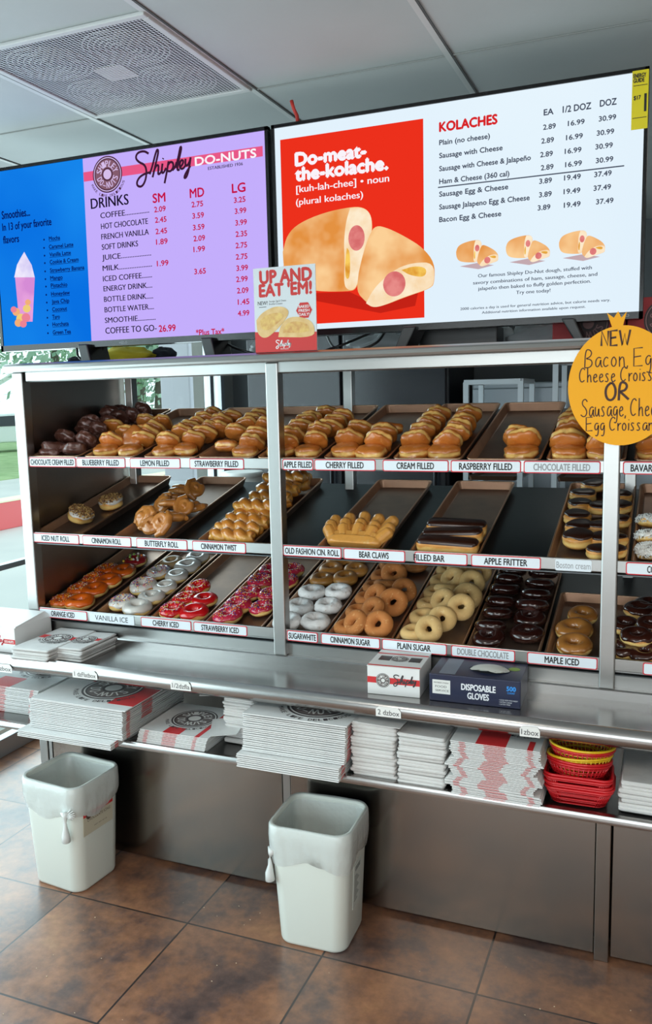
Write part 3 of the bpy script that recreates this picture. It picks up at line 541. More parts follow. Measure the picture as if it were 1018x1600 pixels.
P = {'c': [(-0.0363, 2.023), (0.1657, 2.0179), (0.1537, 1.7665), (-0.0568, 1.7724)], 'red': [(-0.0529, 1.8345), (0.1585, 1.821)], 'hexa': [(0.1178, 1.8901), (0.1439, 1.8886)], 'c1': [(-0.0407, 1.8689), (-0.0219, 1.8901), (0.0181, 1.9066), (0.0534, 1.9045), (0.0711, 1.8879), (0.052, 1.8608), (0.0154, 1.828), (-0.0139, 1.8122), (-0.0386, 1.8274)], 'c2': [(0.0314, 1.8158), (0.0373, 1.8458), (0.0593, 1.8698), (0.0944, 1.8741), (0.1356, 1.8625), (0.1508, 1.84), (0.1479, 1.8091)], 'ship': [(0.0251, 1.7768), (0.0739, 1.7748), (0.0259, 1.8009)]}
P_T = [('UP AND', -0.0245, 0.1438, 1.9758, 0.0362), ("EAT 'EM!", -0.0273, 0.1428, 1.9377, 0.0345)]
P_S = [('NEW!', -0.034, -0.0017, 1.9129, 0.0139)]
LAB = [(1, 'CHOCOLATE CREAM FILLED', -0.958, -0.756), (1, 'BLUEBERRY FILLED', -0.753, -0.553), (1, 'LEMON FILLED', -0.535, -0.339), (1, 'STRAWBERRY FILLED', -0.305, -0.107), (1, 'APPLE FILLED', 0.027, 0.13), (1, 'CHERRY FILLED', 0.134, 0.33), (1, 'CREAM FILLED', 0.352, 0.55), (1, 'RASPBERRY FILLED', 0.556, 0.754), (1, 'CHOCOLATE FILLED', 0.761, 0.964), (1, 'BAVARIAN FILLED', 1.02, 1.179), (2, 'ICED NUT ROLL', -0.966, -0.763), (2, 'CINNAMON ROLL', -0.749, -0.547), (2, 'BUTTERFLY ROLL', -0.526, -0.327), (2, 'CINNAMON TWIST', -0.308, -0.111), (2, 'OLD FASHION CIN. ROLL', 0.02, 0.216), (2, 'BEAR CLAWS', 0.223, 0.418), (2, 'FILLED BAR', 0.447, 0.604), (2, 'APPLE FRITTER', 0.615, 0.811), (2, 'Boston cream', 0.849, 0.947), (2, 'COCONUT', 1.034, 1.187), (3, 'ORANGE ICED', -0.96, -0.749), (3, 'VANILLA ICE', -0.741, -0.551), (3, 'CHERRY ICED', -0.525, -0.326), (3, 'STRAWBERRY ICED', -0.317, -0.117), (3, 'SUGARWHITE', 0.025, 0.131), (3, 'CINNAMON SUGAR', 0.142, 0.336), (3, 'PLAIN SUGAR', 0.342, 0.543), (3, 'DOUBLE CHOCOLATE', 0.556, 0.742), (3, 'MAPLE ICED', 0.776, 0.967), (3, '', 1.084, 1.194)]
LEDGE = [('dzbox', -0.942, -0.873, 0.757), ('1 dzFlatbox', -0.624, -0.528, 0.771), ('1/2dzfla', -0.256, -0.185, 0.773), ('2 dzbox', 0.404, 0.476, 0.771), ('1zbox', 0.796, 0.847, 0.766)]
# ------------------------------------------------------------------ shared materials
ST = steel('stainless', (166,166,164), .30, (2,2,30), .06, .008); STD = steel('stainless_panel', (148,141,134), .20, (60,1,1), .08, .006)
STH = steel('stainless_ledge', (176,174,172), .22, (60,2,2), .06, .008); STX = steel('stainless_inside', (158,150,144), .33, (2,2,40), .08, .01)
SHF = steel('dark_shelf_metal', (92,96,98), .34, (3,40,3), .08, .01); ALU = mat('aluminium', (176,182,186), .4, .7); BLK = mat('black_plastic', (16,16,18), .35)
WHT = mat('white_card', (226,226,222), .6); CARD = mat('carton_board', (225,226,224), .65, noise=(14,(212,213,212),.4)); REDP = mat('red_print', (205,45,48), .6); DKP = mat('dark_print', (60,54,56), .6)
GRYI = mat('grey_ink', (150,152,155), .7); BLKI = mat('black_ink', (20,20,22), .6)
# ------------------------------------------------------------------ setting
def floor_material():
    m = bpy.data.materials.new('slate_tiles'); m.use_nodes = True; nt = m.node_tree; b = nt.nodes['Principled BSDF']; lk = nt.links.new
    tc = nt.nodes.new('ShaderNodeTexCoord')
    mp = nt.nodes.new('ShaderNodeMapping'); mp.inputs['Location'].default_value = (.228,.267,0); lk(tc.outputs['Object'], mp.inputs['Vector'])
    br = nt.nodes.new('ShaderNodeTexBrick'); br.offset = 0; br.inputs['Scale'].default_value = 1; br.inputs['Brick Width'].default_value = .4572; br.inputs['Row Height'].default_value = .4572
    br.inputs['Mortar Size'].default_value = .0035; br.inputs['Mortar Smooth'].default_value = .2; br.inputs['Bias'].default_value = 0
    br.inputs['Color1'].default_value = (0,0,0,1); br.inputs['Color2'].default_value = (1,1,1,1); br.inputs['Mortar'].default_value = (.5,.5,.5,1)
    lk(mp.outputs['Vector'], br.inputs['Vector'])
    n = nt.nodes.new('ShaderNodeTexNoise'); n.inputs['Scale'].default_value = 4.2; n.inputs['Detail'].default_value = 10; n.inputs['Roughness'].default_value = .68
    ad = nt.nodes.new('ShaderNodeVectorMath'); ad.operation = 'MULTIPLY_ADD'; ad.inputs[1].default_value = (3,7,5); lk(br.outputs['Color'], ad.inputs[0]); lk(tc.outputs['Object'], ad.inputs[2]); lk(ad.outputs[0], n.inputs['Vector'])
    r = nt.nodes.new('ShaderNodeValToRGB'); e = r.color_ramp.elements; e[0].position = .3; e[0].color = srgb(66,54,54); e[1].position = .70; e[1].color = srgb(160,116,82)
    for p, c in ((.42,(98,75,68)),(.50,(128,90,70)),(.60,(150,104,76))): q = e.new(p); q.color = srgb(*c)
    lk(n.outputs['Fac'], r.inputs['Fac'])
    n2 = nt.nodes.new('ShaderNodeTexNoise'); n2.inputs['Scale'].default_value = 38; n2.inputs['Detail'].default_value = 6; lk(tc.outputs['Object'], n2.inputs['Vector'])
    mx = nt.nodes.new('ShaderNodeMix'); mx.data_type = 'RGBA'; mx.blend_type = 'OVERLAY'; mx.inputs['Factor'].default_value = .45; lk(r.outputs['Color'], mx.inputs['A']); lk(n2.outputs['Fac'], mx.inputs['B'])
    mg = nt.nodes.new('ShaderNodeMix'); mg.data_type = 'RGBA'; lk(br.outputs['Fac'], mg.inputs['Factor']); lk(mx.outputs['Result'], mg.inputs['A']); mg.inputs['B'].default_value = srgb(48,38,36)
    lk(mg.outputs['Result'], b.inputs['Base Color'])
    b.inputs['Roughness'].default_value = .42
    mr = nt.nodes.new('ShaderNodeMapRange'); b.inputs['Specular IOR Level'].default_value = .7; b.inputs['Coat Weight'].default_value = .45; b.inputs['Coat Roughness'].default_value = .2; mr.inputs['To Min'].default_value = .25; mr.inputs['To Max'].default_value = .40; lk(n2.outputs['Fac'], mr.inputs['Value']); lk(mr.outputs['Result'], b.inputs['Roughness'])
    ms = nt.nodes.new('ShaderNodeMath'); ms.operation = 'MULTIPLY_ADD'; ms.inputs[1].default_value = -.8; lk(br.outputs['Fac'], ms.inputs[0]); lk(n.outputs['Fac'], ms.inputs[2])
    bp = nt.nodes.new('ShaderNodeBump'); bp.inputs['Strength'].default_value = .22; bp.inputs['Distance'].default_value = .005; lk(ms.outputs[0], bp.inputs['Height']); lk(bp.outputs['Normal'], b.inputs['Normal'])
    return m
WX = -1.724; ZC = 2.6; YB = 2.95
struct(MB().box(-1.95,4.2,-5.2,3.1,-.08,0).build('floor', floor_material()))
CEIL = mat('ceiling_board', (182,187,187), .85, noise=(3,(172,178,178),.6), bump=.08, bscale=60)
struct(MB().box(-1.95,4.2,-5.2,3.1,ZC,ZC+.08).build('ceiling', CEIL))
TBAR = mat('ceiling_rail_paint', (196,199,198), .5); 
k = 0
for x in (-1.35,-.722,-.105,.521,1.14,1.76,2.38,3.0):
    k += 1; struct(MB().box(x-.003,x+.003,-5.1,2.95,ZC-.003,ZC-.001,1).box(x-.020,x-.003,-5.1,2.95,ZC-.0035,ZC,0).build('trim_%d'%k, [TBAR, mat('seam_shadow_gap',(84,86,86),.9)]))
for y in (-2.9,-1.07,.165):
    k += 1; struct(MB().box(-1.72,4.1,y-.0025,y+.0025,ZC-.003,ZC-.001).build('trim_%d'%k, mat('ceiling_seam',(150,154,152),.8)))
WALLP = mat('painted_wall', (168,166,160), .7); KIT = mat('kitchen_wall_paint', (88,94,97), .7)
struct(MB().box(-1.95,4.2,YB,YB+.12,0,ZC).build('wall_back', KIT))
struct(MB().box(4.05,4.2,-5.2,YB,0,ZC).build('wall_right', WALLP))
# shop front: side wall of glass
g = mat('window_glass', (255,255,255), .0, 0, spec=.5)
nt = g.node_tree; nt.nodes.clear(); o_ = nt.nodes.new('ShaderNodeOutputMaterial'); t_ = nt.nodes.new('ShaderNodeBsdfTransparent'); t_.inputs[0].default_value = (.93,.98,.97,1); gl = nt.nodes.new('ShaderNodeBsdfGlossy'); gl.inputs['Roughness'].default_value = .02
mx_ = nt.nodes.new('ShaderNodeMixShader'); lw = nt.nodes.new('ShaderNodeLayerWeight'); lw.inputs['Blend'].default_value = .12; ml = nt.nodes.new('ShaderNodeMath'); ml.operation = 'MULTIPLY'; ml.inputs[1].default_value = .5
nt.links.new(lw.outputs['Fresnel'], ml.inputs[0]); nt.links.new(ml.outputs[0], mx_.inputs[0]); nt.links.new(t_.outputs[0], mx_.inputs[1]); nt.links.new(gl.outputs[0], mx_.inputs[2]); nt.links.new(mx_.outputs[0], o_.inputs[0])
def window(n, x0,x1,y0,y1,z0,z1, bars):
    w = struct(MB().box(x0,x1,y0,y1,z0,z1).build('window_%d'%n, g))
    fr = MB()
    for b in bars: fr.box(*b)
    f = fr.build('window_frame', ALU, w, bevel=.003); f['kind'] = 'structure'
a, b_ = WX-.03, WX+.02
window(1, WX-.008, WX-.002, -4.9, 2.76, .08, 2.45, [(a,b_,-4.95,2.8,0,.085),(a,b_,-4.95,2.8,2.43,2.5),(a,b_-.01,-4.95,2.8,.868,.895)]+[(a,b_,y,y+.045,.08,2.45) for y in (-4.95,-3.4,-1.8,2.60,2.745)])
struct(MB().box(-1.95,WX,-5.2,YB,2.45,ZC).box(-1.95,WX,2.79,YB,0,2.46).box(-1.95,WX,-5.2,-4.94,0,2.46).build('wall_left', WALLP))
struct(MB().box(-1.95,4.2,-5.2,-5.0,0,.35).box(-1.95,4.2,-5.2,-5.0,2.4,ZC).box(-1.95,-1.0,-5.2,-5.0,.35,2.4).box(3.6,4.2,-5.2,-5.0,.35,2.4).build('wall_front', WALLP))
window(2, -1.0,3.6,-5.06,-5.05,.35,2.4, [(-1.0,3.6,-5.08,-5.0,.33,.40),(-1.0,3.6,-5.08,-5.0,2.36,2.42)]+[(x,x+.05,-5.08,-5.0,.35,2.4) for x in (-1.0,.5,2.05,3.55)])
d = MB().box(-1.475,-1.26,YB-.025,YB,0,2.1)
dd = struct(d.build('door_1', mat('door_paint',(78,83,86),.5), bevel=.004))
fr = MB(); [fr.box(x,x+.028,YB-.05,YB,0,2.14) for x in (-1.5,-1.262)]; fr.box(-1.5,-1.234,YB-.05,YB,2.1,2.14); f_ = fr.build('door_frame', mat('door_trim',(104,110,113),.5), dd, bevel=.003); f_['kind'] = 'structure'
t = MB().box(-1.345,-1.30,YB-.034,YB-.024,1.585,1.66).build('wall_switch', WHT, bevel=.002); tag(t, 'small pale switch plate on the kitchen door panel', 'switch'); MB().box(-1.332,-1.313,YB-.038,YB-.033,1.605,1.64).build('rocker', BLK, t)
# ---------- outdoors
GR = mat('pavement_concrete', (214,214,208), .9, noise=(1.2,(196,198,194),.5)); GRASS = mat('lawn_grass', (140,172,116), .95, noise=(2.5,(180,204,150),.5))
struct(MB().box(-13,-1.98,-12,40,-.14,-.1).build('ground', GR)); o_ = MB().box(-70,-13,-20,70,-.14,-.08).build('lawn', GRASS); o_['kind'] = 'structure'
t = thing('curb_wall','long low red wall with a yellow top line beyond the pavement','wall',(-7.55,12,-.1))
MB().box(-.16,.16,-9,18,0,.38).build('wall_body', mat('red_paint',(236,112,114),.6), t, bevel=.01); MB().box(-.165,.165,-9,18,.38,.40).build('cap', mat('yellow_line_paint',(250,244,208),.6), t)
t = MB().box(-2.46,-2.2,3.16,3.42,-.1,3.2).build('porch_pillar', mat('white_pillar_paint',(214,214,222),.7), bevel=.01); tag(t,'white square porch pillar just outside the shop window','pillar')
LEAF = mat('tree_leaves', (132,168,144), .8, noise=(1.0,(186,212,190),.5)); BARK = mat('tree_bark', (98,92,84), .9)
def tree(x, y, h, r, seed, label):
    q = random.Random(seed); t = thing('tree', label, 'tree', (x,y,-.1), group='trees across the road')
    MB().tube([(0,0,-.02),(.1,.05,h*.3),(0,.1,h*.62)], [.28,.2,.1], 8).build('trunk', BARK, t, True)
    b = MB()
    for i in range(5200):
        u = Vector((q.gauss(0,1),q.gauss(0,1),q.gauss(0,1))).normalized()*r*q.uniform(.55,1.02)*(1+.18*math.sin(i*.61)); u.z = u.z*h*.40/r+h*.64
        e = q.uniform(.08,.19); n1 = Vector((q.gauss(0,1),q.gauss(0,1),q.gauss(0,1))).normalized(); n2 = n1.orthogonal().normalized(); n3 = n1.cross(n2)
        b.add([u+n2*e,u+n3*e*.6,u-n2*e,u-n3*e*.6],[(0,1,2,3)])
    b.build('foliage', LEAF, t, recalc=False)
for i,(x,y,h,r) in enumerate([(-16,14.5,9,2.6),(-27,22,12,3.6),(-18,25.5,10,3.4),(-16.5,34,11,3.4),(-27,31.5,13,3.6),(-25,43,12,4),(-13.6,20.2,8,1.5),(-39,28,14,5)]):
    tree(x,y,h,r,i,['bushy green tree standing on the lawn nearest the parked car','tall green tree behind the white parked car','wide green tree seen through the cabinet top shelf','round green tree beside the porch pillar','tall pale tree farthest back across the lawn','broad tree at the back of the lawn','slim green tree at the edge of the pavement','largest tree rising behind the small gabled shelter'][i])
t = thing('parked_car','white parked car on the street outside the window','car',(-21.2,22.0,-.08),(0,0,1.0))
prof = [(-2.2,.35),(-2.2,.75),(-1.5,.9),(-.9,1.35),(.7,1.4),(1.4,.95),(2.15,.8),(2.2,.35)]
MB().prism(prof,-.85,.85).build('car_body', mat('white_car_paint',(235,238,240),.25,coat=.6), t, bevel=.06)
MB().prism([(-1.3,.92),(-.85,1.28),(.62,1.32),(1.15,.95)],-.862,.862).build('side_glass', mat('car_glass',(40,48,54),.1), t)
for x in (-1.4,1.35):
    for y in (-.8,.8):
        w = MB().tube([(x,y-.12,.33),(x,y+.12,.33)],.33,20).build('wheel', mat('tyre_rubber',(40,42,44),.8), t); MB().tube([(x,y-.13,.33),(x,y+.13,.33)],.2,14).build('hub_cap', mat('alloy_metal',(190,192,196),.3,.8), w)
t = thing('garden_shelter','small white gabled shelter behind the parked car','shelter',(-33,36.5,-.08),(0,0,.8))
MB().prism([(-2.6,2.4),(0,4.0),(2.6,2.4),(2.6,2.15),(0,3.7),(-2.6,2.15)],-1.5,1.5).build('roof', mat('shelter_white_paint',(232,234,234),.6), t)
for x in (-2.3,0,2.3):
    for y in (-1.3,1.3): MB().box(x-.13,x+.13,y-.13,y+.13,0,2.3 if x else 3.7).build('post', MATS['shelter_white_paint'], t)
# ------------------------------------------------------------------ display cabinet
XL, XR = -1.005, 1.62; TILT = math.atan(.243)
ROWZ = {1:1.427,2:1.150,3:.870}
cab = thing('display_cabinet','long stainless steel pastry cabinet with three sloping shelves, serving ledge and stock shelf','display case',(0,0,0))
MB().extr([(-.030,1.742),(-.034,1.752),(-.030,1.766),(-.018,1.772),(.66,1.772),(.66,1.742)], XL-.022, XR).build('top_board', ST, cab, bevel=.004)
MB().extr([(.0,1.708),(-.004,1.712),(-.004,1.742),(.02,1.742),(.02,1.708)], XL+.055, XR).build('top_rail', ST, cab)
MB().box(XL,XL+.02,.0,.62,.82,1.742).build('side_panel', STX, cab)
MB().box(XL,XL+.045,-.012,.03,.787,1.742).build('corner_post', ST, cab, bevel=.004)
for x in (0.0,.992): MB().box(x-.021,x+.021,-.012,.03,.818,1.742).build('post', ST, cab, bevel=.004)
for x in (XL+.035,.0,1.0): MB().box(x,x+.035,.60,.64,.56,1.742).build('rear_post', ST, cab, bevel=.003)
for rw, z in ROWZ.items():
    s = MB().extr([(0.0,z-.0105),(.66,z-.0105+.66*.243),(.66,z-.014+.66*.243),(0,z-.014)], XL+.02, XR).build('sloping_shelf', SHF, cab)
    zt = {1:1.449,2:1.179,3:.905}[rw]
    MB().box(XL+.045,XR,-.006,.004,zt-.034,zt).build('shelf_edge', ST, s, bevel=.002)
MB().box(XL+.045,XR,.012,.02,.815,.875).build('lower_rail', ST, cab)
# serving ledge with a rolled front edge and an upstand at the back
LX0 = -1.27
led = MB().extr([(.02,.818),(-.006,.818),(-.010,.814),(-.010,.788),(-.214,.787),(-.221,.795),(-.234,.799),(-.246,.793),(-.252,.778),(-.250,.760),(-.240,.749),(-.226,.747),(-.216,.752),(-.216,.776),(.02,.776)], LX0, XR).build('serving_ledge', STH, cab, True); led.data.shade_smooth()
md = led.modifiers.new('edge','EDGE_SPLIT'); md.split_angle = .75
ls = MB().extr([(.36,.562),(-.222,.562),(-.236,.569),(-.247,.566),(-.252,.556),(-.249,.545),(-.238,.540),(-.222,.542),(-.222,.550),(.36,.550)], LX0, XR).build('stock_shelf', STH, cab, True)
md = ls.modifiers.new('edge','EDGE_SPLIT'); md.split_angle = .75
MB().box(XL,XR,.35,.36,.56,.776).build('niche_back', STX, cab)
for x in (LX0+.01,XL,.0,.99): MB().box(x,x+.03,.30,.34,.56,.776).build('niche_support', ST, cab)
MB().box(XL,XL+.036,-.004,.04,.0,.776).build('corner_leg', ST, cab, bevel=.003)
for xa, xb in ((XL+.058,-.012),(.018,.972),(1.018,XR)): MB().box(xa,xb,.0,.012,.015,.552).build('base_panel', STD, cab, bevel=.002)
MB().box(XL+.04,XL+.054,.0,.02,.01,.55).build('edge_strip', ST, cab); MB().box(-.010,.016,.002,.02,.01,.55).build('seam_strip', ST, cab); MB().box(.974,1.014,-.010,.02,.0,.55).build('base_post', STD, cab, bevel=.002)
MB().box(XL+.04,XR,.1,.6,.0,.54).build('plinth', mat('plinth_shadow_board',(40,38,38),.8), cab)
# ------------------------------------------------------------------ shelf labels
RIM = mat('label_red_edge', (205,40,55), .6)
NAMES = {1:'top',2:'middle',3:'bottom'}
for rw, s_, x0, x1 in LAB:
    zt = {1:1.449,2:1.179,3:.905}[rw]; zb = zt-.036; zt2 = zt-.002
    plain = s_ in ('VANILLA ICE','Boston cream')
    lab = 'blank white shelf label at the sign end of the bottom shelf edge' if not s_ else 'white shelf label reading %s on the %s shelf edge'%(s_, NAMES[rw])
    t = thing('shelf_label', lab, 'label', (0,-.0062,0), group='shelf edge labels')
    y = lambda e: -e
    w = x1-x0
    if not plain: MB().prism([(x,z) for x,z in [(p[0]+(x0+x1)/2,p[1]+(zb+zt2)/2) for p in rr(w,zt2-zb,.005,3)]], -.0008,0).build('red_border', RIM, t)
    q = .0028 if not plain else .001
    MB().prism([(p[0]+(x0+x1)/2,p[1]+(zb+zt2)/2) for p in rr(w-2*q,zt2-zb-2*q,.004,3)], -.0016,0).build('card', mat('label_card',(222,230,236),.55) , t)
    if s_:
        n = len(s_); tw = min(w*.92, n*.0093 if not plain else n*.0125); cx = (x0+x1)/2+(.0 if n > 8 else 0)
        if s_ == 'FILLED BAR': cx -= .035
        if s_ == 'COCONUT' or s_ == 'BAVARIAN FILLED': cx += .01
        ink = GRYI if s_ in ('DOUBLE CHOCOLATE','Boston cream','CHOCOLATE FILLED') else BLKI
        b = MB(); put_text(b, s_, cx-tw/2, cx+tw/2, (zb+zt2)/2-.0090, .0180, FACE((0,-.0019,0)), 0, .022 if not plain else 0); b.build('lettering', ink, t, recalc=False)
for s_, x0, x1, z in LEDGE:
    t = thing('ledge_tag','torn white paper tag reading %s on the rolled ledge edge'%s_,'label',(0,-.2532,z),group='paper tags on the serving ledge')
    w = x1-x0; b = MB().prism([(x0,-.013),(x0,.008),(x0+w*.12,.0155),(x0+w*.88,.0165),(x1,.006),(x1,-.012)],-.001,.0); b.build('paper', WHT, t)
    b = MB(); put_text(b, s_, x0+w*.08, x0+w*.94, -.007, .0145, FACE((0,-.0016,0)), 0, 0); b.build('lettering', mat('pencil_ink',(70,70,74),.7), t, recalc=False)
# ------------------------------------------------------------------ sheet pans
PAN = mat('pan_metal', (176,146,126), .38, .85, noise=(9,(140,120,110),.5), bump=.03, bscale=30); PANR = mat('pan_rim_copper', (206,166,136), .3, .9)
PANW = mat('pan_wall_lit_copper', (188,142,110), .42, .4, noise=(12,(150,112,90),.6)); PANB = mat('pan_rim_dark', (98,74,60), .36, .8)  # pan walls: light caught by the facing walls is put into this brighter copper
def pan_mesh(w, d):
    b = MB(); L = []
    for ins, z in ((.013,-.0045),(.002,.021),(.0,.025),(.003,.0275),(.006,.025),(.014,.001),(.017,0)):
        L.append([(x,y,z) for x,y in rr(w-2*ins,d-2*ins,.018-ins*.5,4)])
    b.loft(L[:2], 0, True, False); b.loft(L[1:6], 1, False, False); b.loft(L[5:], 0, False, True); me = b.mesh('sheet_pan', [PAN, PANW]); bm = bmesh.new(); bm.from_mesh(me); bmesh.ops.recalc_face_normals(bm, faces=bm.faces); bm.to_mesh(me); bm.free()
    r = MB(); r.tube([(x,y,.0255) for x,y in rr(w-.004,d-.004,.017,4)], .0032, 6, 0, True); rim = r.mesh('rim', PANR, True)
    return me, rim
PANS = [(1,-.862,.206,'CHOCOLATE CREAM FILLED'),(1,-.634,.206,'BLUEBERRY FILLED'),(1,-.392,.206,'LEMON FILLED'),(1,-.185,.200,'STRAWBERRY FILLED'),(1,.032,.206,'APPLE FILLED'),(1,.258,.206,'CHERRY FILLED'),(1,.480,.206,'CREAM FILLED'),(1,.700,.208,'RASPBERRY FILLED'),(1,.922,.206,'CHOCOLATE FILLED'),(1,1.15,.206,'BAVARIAN FILLED'),
 (2,-.876,.206,'ICED NUT ROLL'),(2,-.530,.210,'BUTTERFLY ROLL'),(2,-.198,.210,'CINNAMON TWIST'),(2,.232,.210,'BEAR CLAWS'),(2,.530,.210,'FILLED BAR'),(2,.930,.212,'Boston cream'),(2,1.150,.206,'COCONUT'),
 (3,-.868,.212,'ORANGE ICED'),(3,-.630,.212,'VANILLA ICE'),(3,-.403,.206,'CHERRY ICED'),(3,-.184,.212,'STRAWBERRY ICED'),(3,.040,.208,'SUGARWHITE'),(3,.260,.212,'CINNAMON SUGAR'),(3,.480,.212,'PLAIN SUGAR'),(3,.702,.212,'DOUBLE CHOCOLATE')]
_pm = {}
def add_pan(rw, cx, w, d, label, group):
    if (w,d) not in _pm: _pm[(w,d)] = pan_mesh(w,d)
    me, rim = _pm[(w,d)]; y0 = .014
    p = link('sheet_pan', me, None, (cx, y0+math.cos(TILT)*d/2, ROWZ[rw]-.002+.243*(y0-.02)+math.sin(TILT)*d/2), (TILT,0,0)); tag(p, label, 'tray', group)
    r = link('rim', rim, p); r['label'] = 'worn copper-coloured rolled rim'
for rw, cx, w, nm in PANS: add_pan(rw, cx, w, .635, 'long narrow brown sheet pan behind the %s label'%nm, 'sheet pans on the shelves')
add_pan(3, 1.078, .515, .405, 'short wide brown sheet pan of maple and chocolate iced rings', 'sheet pans on the shelves')
# ------------------------------------------------------------------ pastries
def dough(name, top, band, z0, zw, rough=.42, coat=.25, spots=None, bump=.12, side=1.0):
    """fried dough: browned top and bottom with a paler waist (z0 = waist height, zw = waist half width, in metres)"""
    m = bpy.data.materials.new(name); m.use_nodes = True; nt = m.node_tree; b = nt.nodes['Principled BSDF']; lk = nt.links.new
    tc = nt.nodes.new('ShaderNodeTexCoord'); sp = nt.nodes.new('ShaderNodeSeparateXYZ'); lk(tc.outputs['Object'], sp.inputs[0])
    oi = nt.nodes.new('ShaderNodeObjectInfo')
    of = nt.nodes.new('ShaderNodeVectorMath'); of.operation = 'MULTIPLY_ADD'; of.inputs[1].default_value = (0,0,0); cb = nt.nodes.new('ShaderNodeCombineXYZ'); mm = nt.nodes.new('ShaderNodeMath'); mm.operation = 'MULTIPLY'; mm.inputs[1].default_value = 9
    lk(oi.outputs['Random'], mm.inputs[0]); lk(mm.outputs[0], cb.inputs[0]); lk(mm.outputs[0], cb.inputs[1]); ad = nt.nodes.new('ShaderNodeVectorMath'); lk(tc.outputs['Object'], ad.inputs[0]); lk(cb.outputs[0], ad.inputs[1])
    n = nt.nodes.new('ShaderNodeTexNoise'); n.inputs['Scale'].default_value = 28; n.inputs['Detail'].default_value = 4; lk(ad.outputs[0], n.inputs['Vector'])
    # |z - z0| with a wobbly edge
    s1 = nt.nodes.new('ShaderNodeMath'); s1.operation = 'SUBTRACT'; s1.inputs[1].default_value = z0; lk(sp.outputs['Z'], s1.inputs[0])
    ab = nt.nodes.new('ShaderNodeMath'); ab.operation = 'ABSOLUTE'; lk(s1.outputs[0], ab.inputs[0])
    w = nt.nodes.new('ShaderNodeMath'); w.operation = 'MULTIPLY_ADD'; w.inputs[1].default_value = zw*2.4; lk(n.outputs['Fac'], w.inputs[0]); lk(ab.outputs[0], w.inputs[2])
    mr = nt.nodes.new('ShaderNodeMapRange'); mr.inputs['From Min'].default_value = zw*1.2+zw*.45; mr.inputs['From Max'].default_value = zw*1.2+zw*1.5; lk(w.outputs[0], mr.inputs['Value'])
    mx = nt.nodes.new('ShaderNodeMix'); mx.data_type = 'RGBA'; mx.inputs['A'].default_value = srgb(*band); mx.inputs['B'].default_value = srgb(*top); lk(mr.outputs['Result'], mx.inputs['Factor'])
    hs = nt.nodes.new('ShaderNodeHueSaturation'); lk(mx.outputs['Result'], hs.inputs['Color'])
    n2 = nt.nodes.new('ShaderNodeTexNoise'); n2.inputs['Scale'].default_value = 55; n2.inputs['Detail'].default_value = 6; lk(ad.outputs[0], n2.inputs['Vector'])
    v = nt.nodes.new('ShaderNodeMath'); v.operation = 'MULTIPLY_ADD'; v.inputs[1].default_value = .34; v.inputs[2].default_value = .72; lk(oi.outputs['Random'], v.inputs[0])
    v2 = nt.nodes.new('ShaderNodeMath'); v2.operation = 'MULTIPLY_ADD'; v2.inputs[1].default_value = .30; lk(n2.outputs['Fac'], v2.inputs[0]); lk(v.outputs[0], v2.inputs[2]); lk(v2.outputs[0], hs.inputs['Value'])
    last = hs.outputs['Color']
    if spots:
        n3 = nt.nodes.new('ShaderNodeTexNoise'); n3.inputs['Scale'].default_value = spots[1]; n3.inputs['Detail'].default_value = 5; lk(ad.outputs[0], n3.inputs['Vector'])
        r = nt.nodes.new('ShaderNodeValToRGB'); r.color_ramp.elements[0].position = spots[2]; r.color_ramp.elements[1].position = spots[2]+.14; lk(n3.outputs['Fac'], r.inputs['Fac'])
        m2 = nt.nodes.new('ShaderNodeMix'); m2.data_type = 'RGBA'; lk(r.outputs['Color'], m2.inputs['Factor']); lk(last, m2.inputs['A']); m2.inputs['B'].default_value = srgb(*spots[0]); last = m2.outputs['Result']
    lk(last, b.inputs['Base Color']); b.inputs['Roughness'].default_value = rough; b.inputs['Coat Weight'].default_value = coat; b.inputs['Coat Roughness'].default_value = .18
    b.inputs['Subsurface Weight'].default_value = 0
    bp = nt.nodes.new('ShaderNodeBump'); bp.inputs['Strength'].default_value = bump; bp.inputs['Distance'].default_value = .004; lk(n2.outputs['Fac'], bp.inputs['Height']); lk(bp.outputs['Normal'], b.inputs['Normal'])
    return m
D_FILL = dough('glazed_shell_dough', (182,104,40), (232,186,108), .001, .0054, .28, .5, ((216,152,96),60,.63), .3)
D_CHOF = dough('glazed_chocolate_dough', (92,54,44), (104,64,52), 0, .006, .3, .5, ((168,136,132),48,.53), .5)
D_RING = dough('ring_dough', (200,132,58), (240,206,130), -.003, .006, .45, .15)
D_SOUR = dough('golden_ring_dough', (190,128,58), (214,158,84), 0, .005, .4, .3)
D_CINN = dough('cinnamon_sugar_dough', (180,112,56), (196,132,74), 0, .004, .8, 0, ((216,166,108),90,.6))
D_CAKE = dough('sugared_cake_dough', (210,172,112), (222,188,130), 0, .004, .8, 0, ((226,198,148),90,.6))
D_TAN = dough('pale_ring_dough', (184,152,108), (200,170,124), 0, .005, .45, .3)
D_DBL = dough('dark_cake_dough', (66,36,30), (78,42,34), 0, .004, .35, .3)
D_POWD = dough('powdered_dough', (232,230,228), (236,234,232), 0, .004, .95, 0, ((190,168,150),75,.62), 1.0)
D_BUT = dough('butterfly_dough', (188,120,56), (206,140,72), 0, .004, .26, .6, ((214,156,100),40,.62), .4)
D_TWI = dough('twist_dough', (198,124,46), (226,166,78), .006, .008, .28, .6, ((176,104,50),45,.6))
D_CLAW = dough('claw_dough', (208,146,70), (214,154,80), 0, .004, .32, .5, ((226,178,112),60,.6))
D_BOST = dough('boston_dough', (212,144,66), (238,196,118), -.004, .008, .42, .2)
def icing(name, rgb, rough=.16, coat=.6, rgb2=None): return mat(name, rgb, rough, 0, coat, noise=(30, rgb2 or tuple(max(0,c-18) for c in rgb), .5))
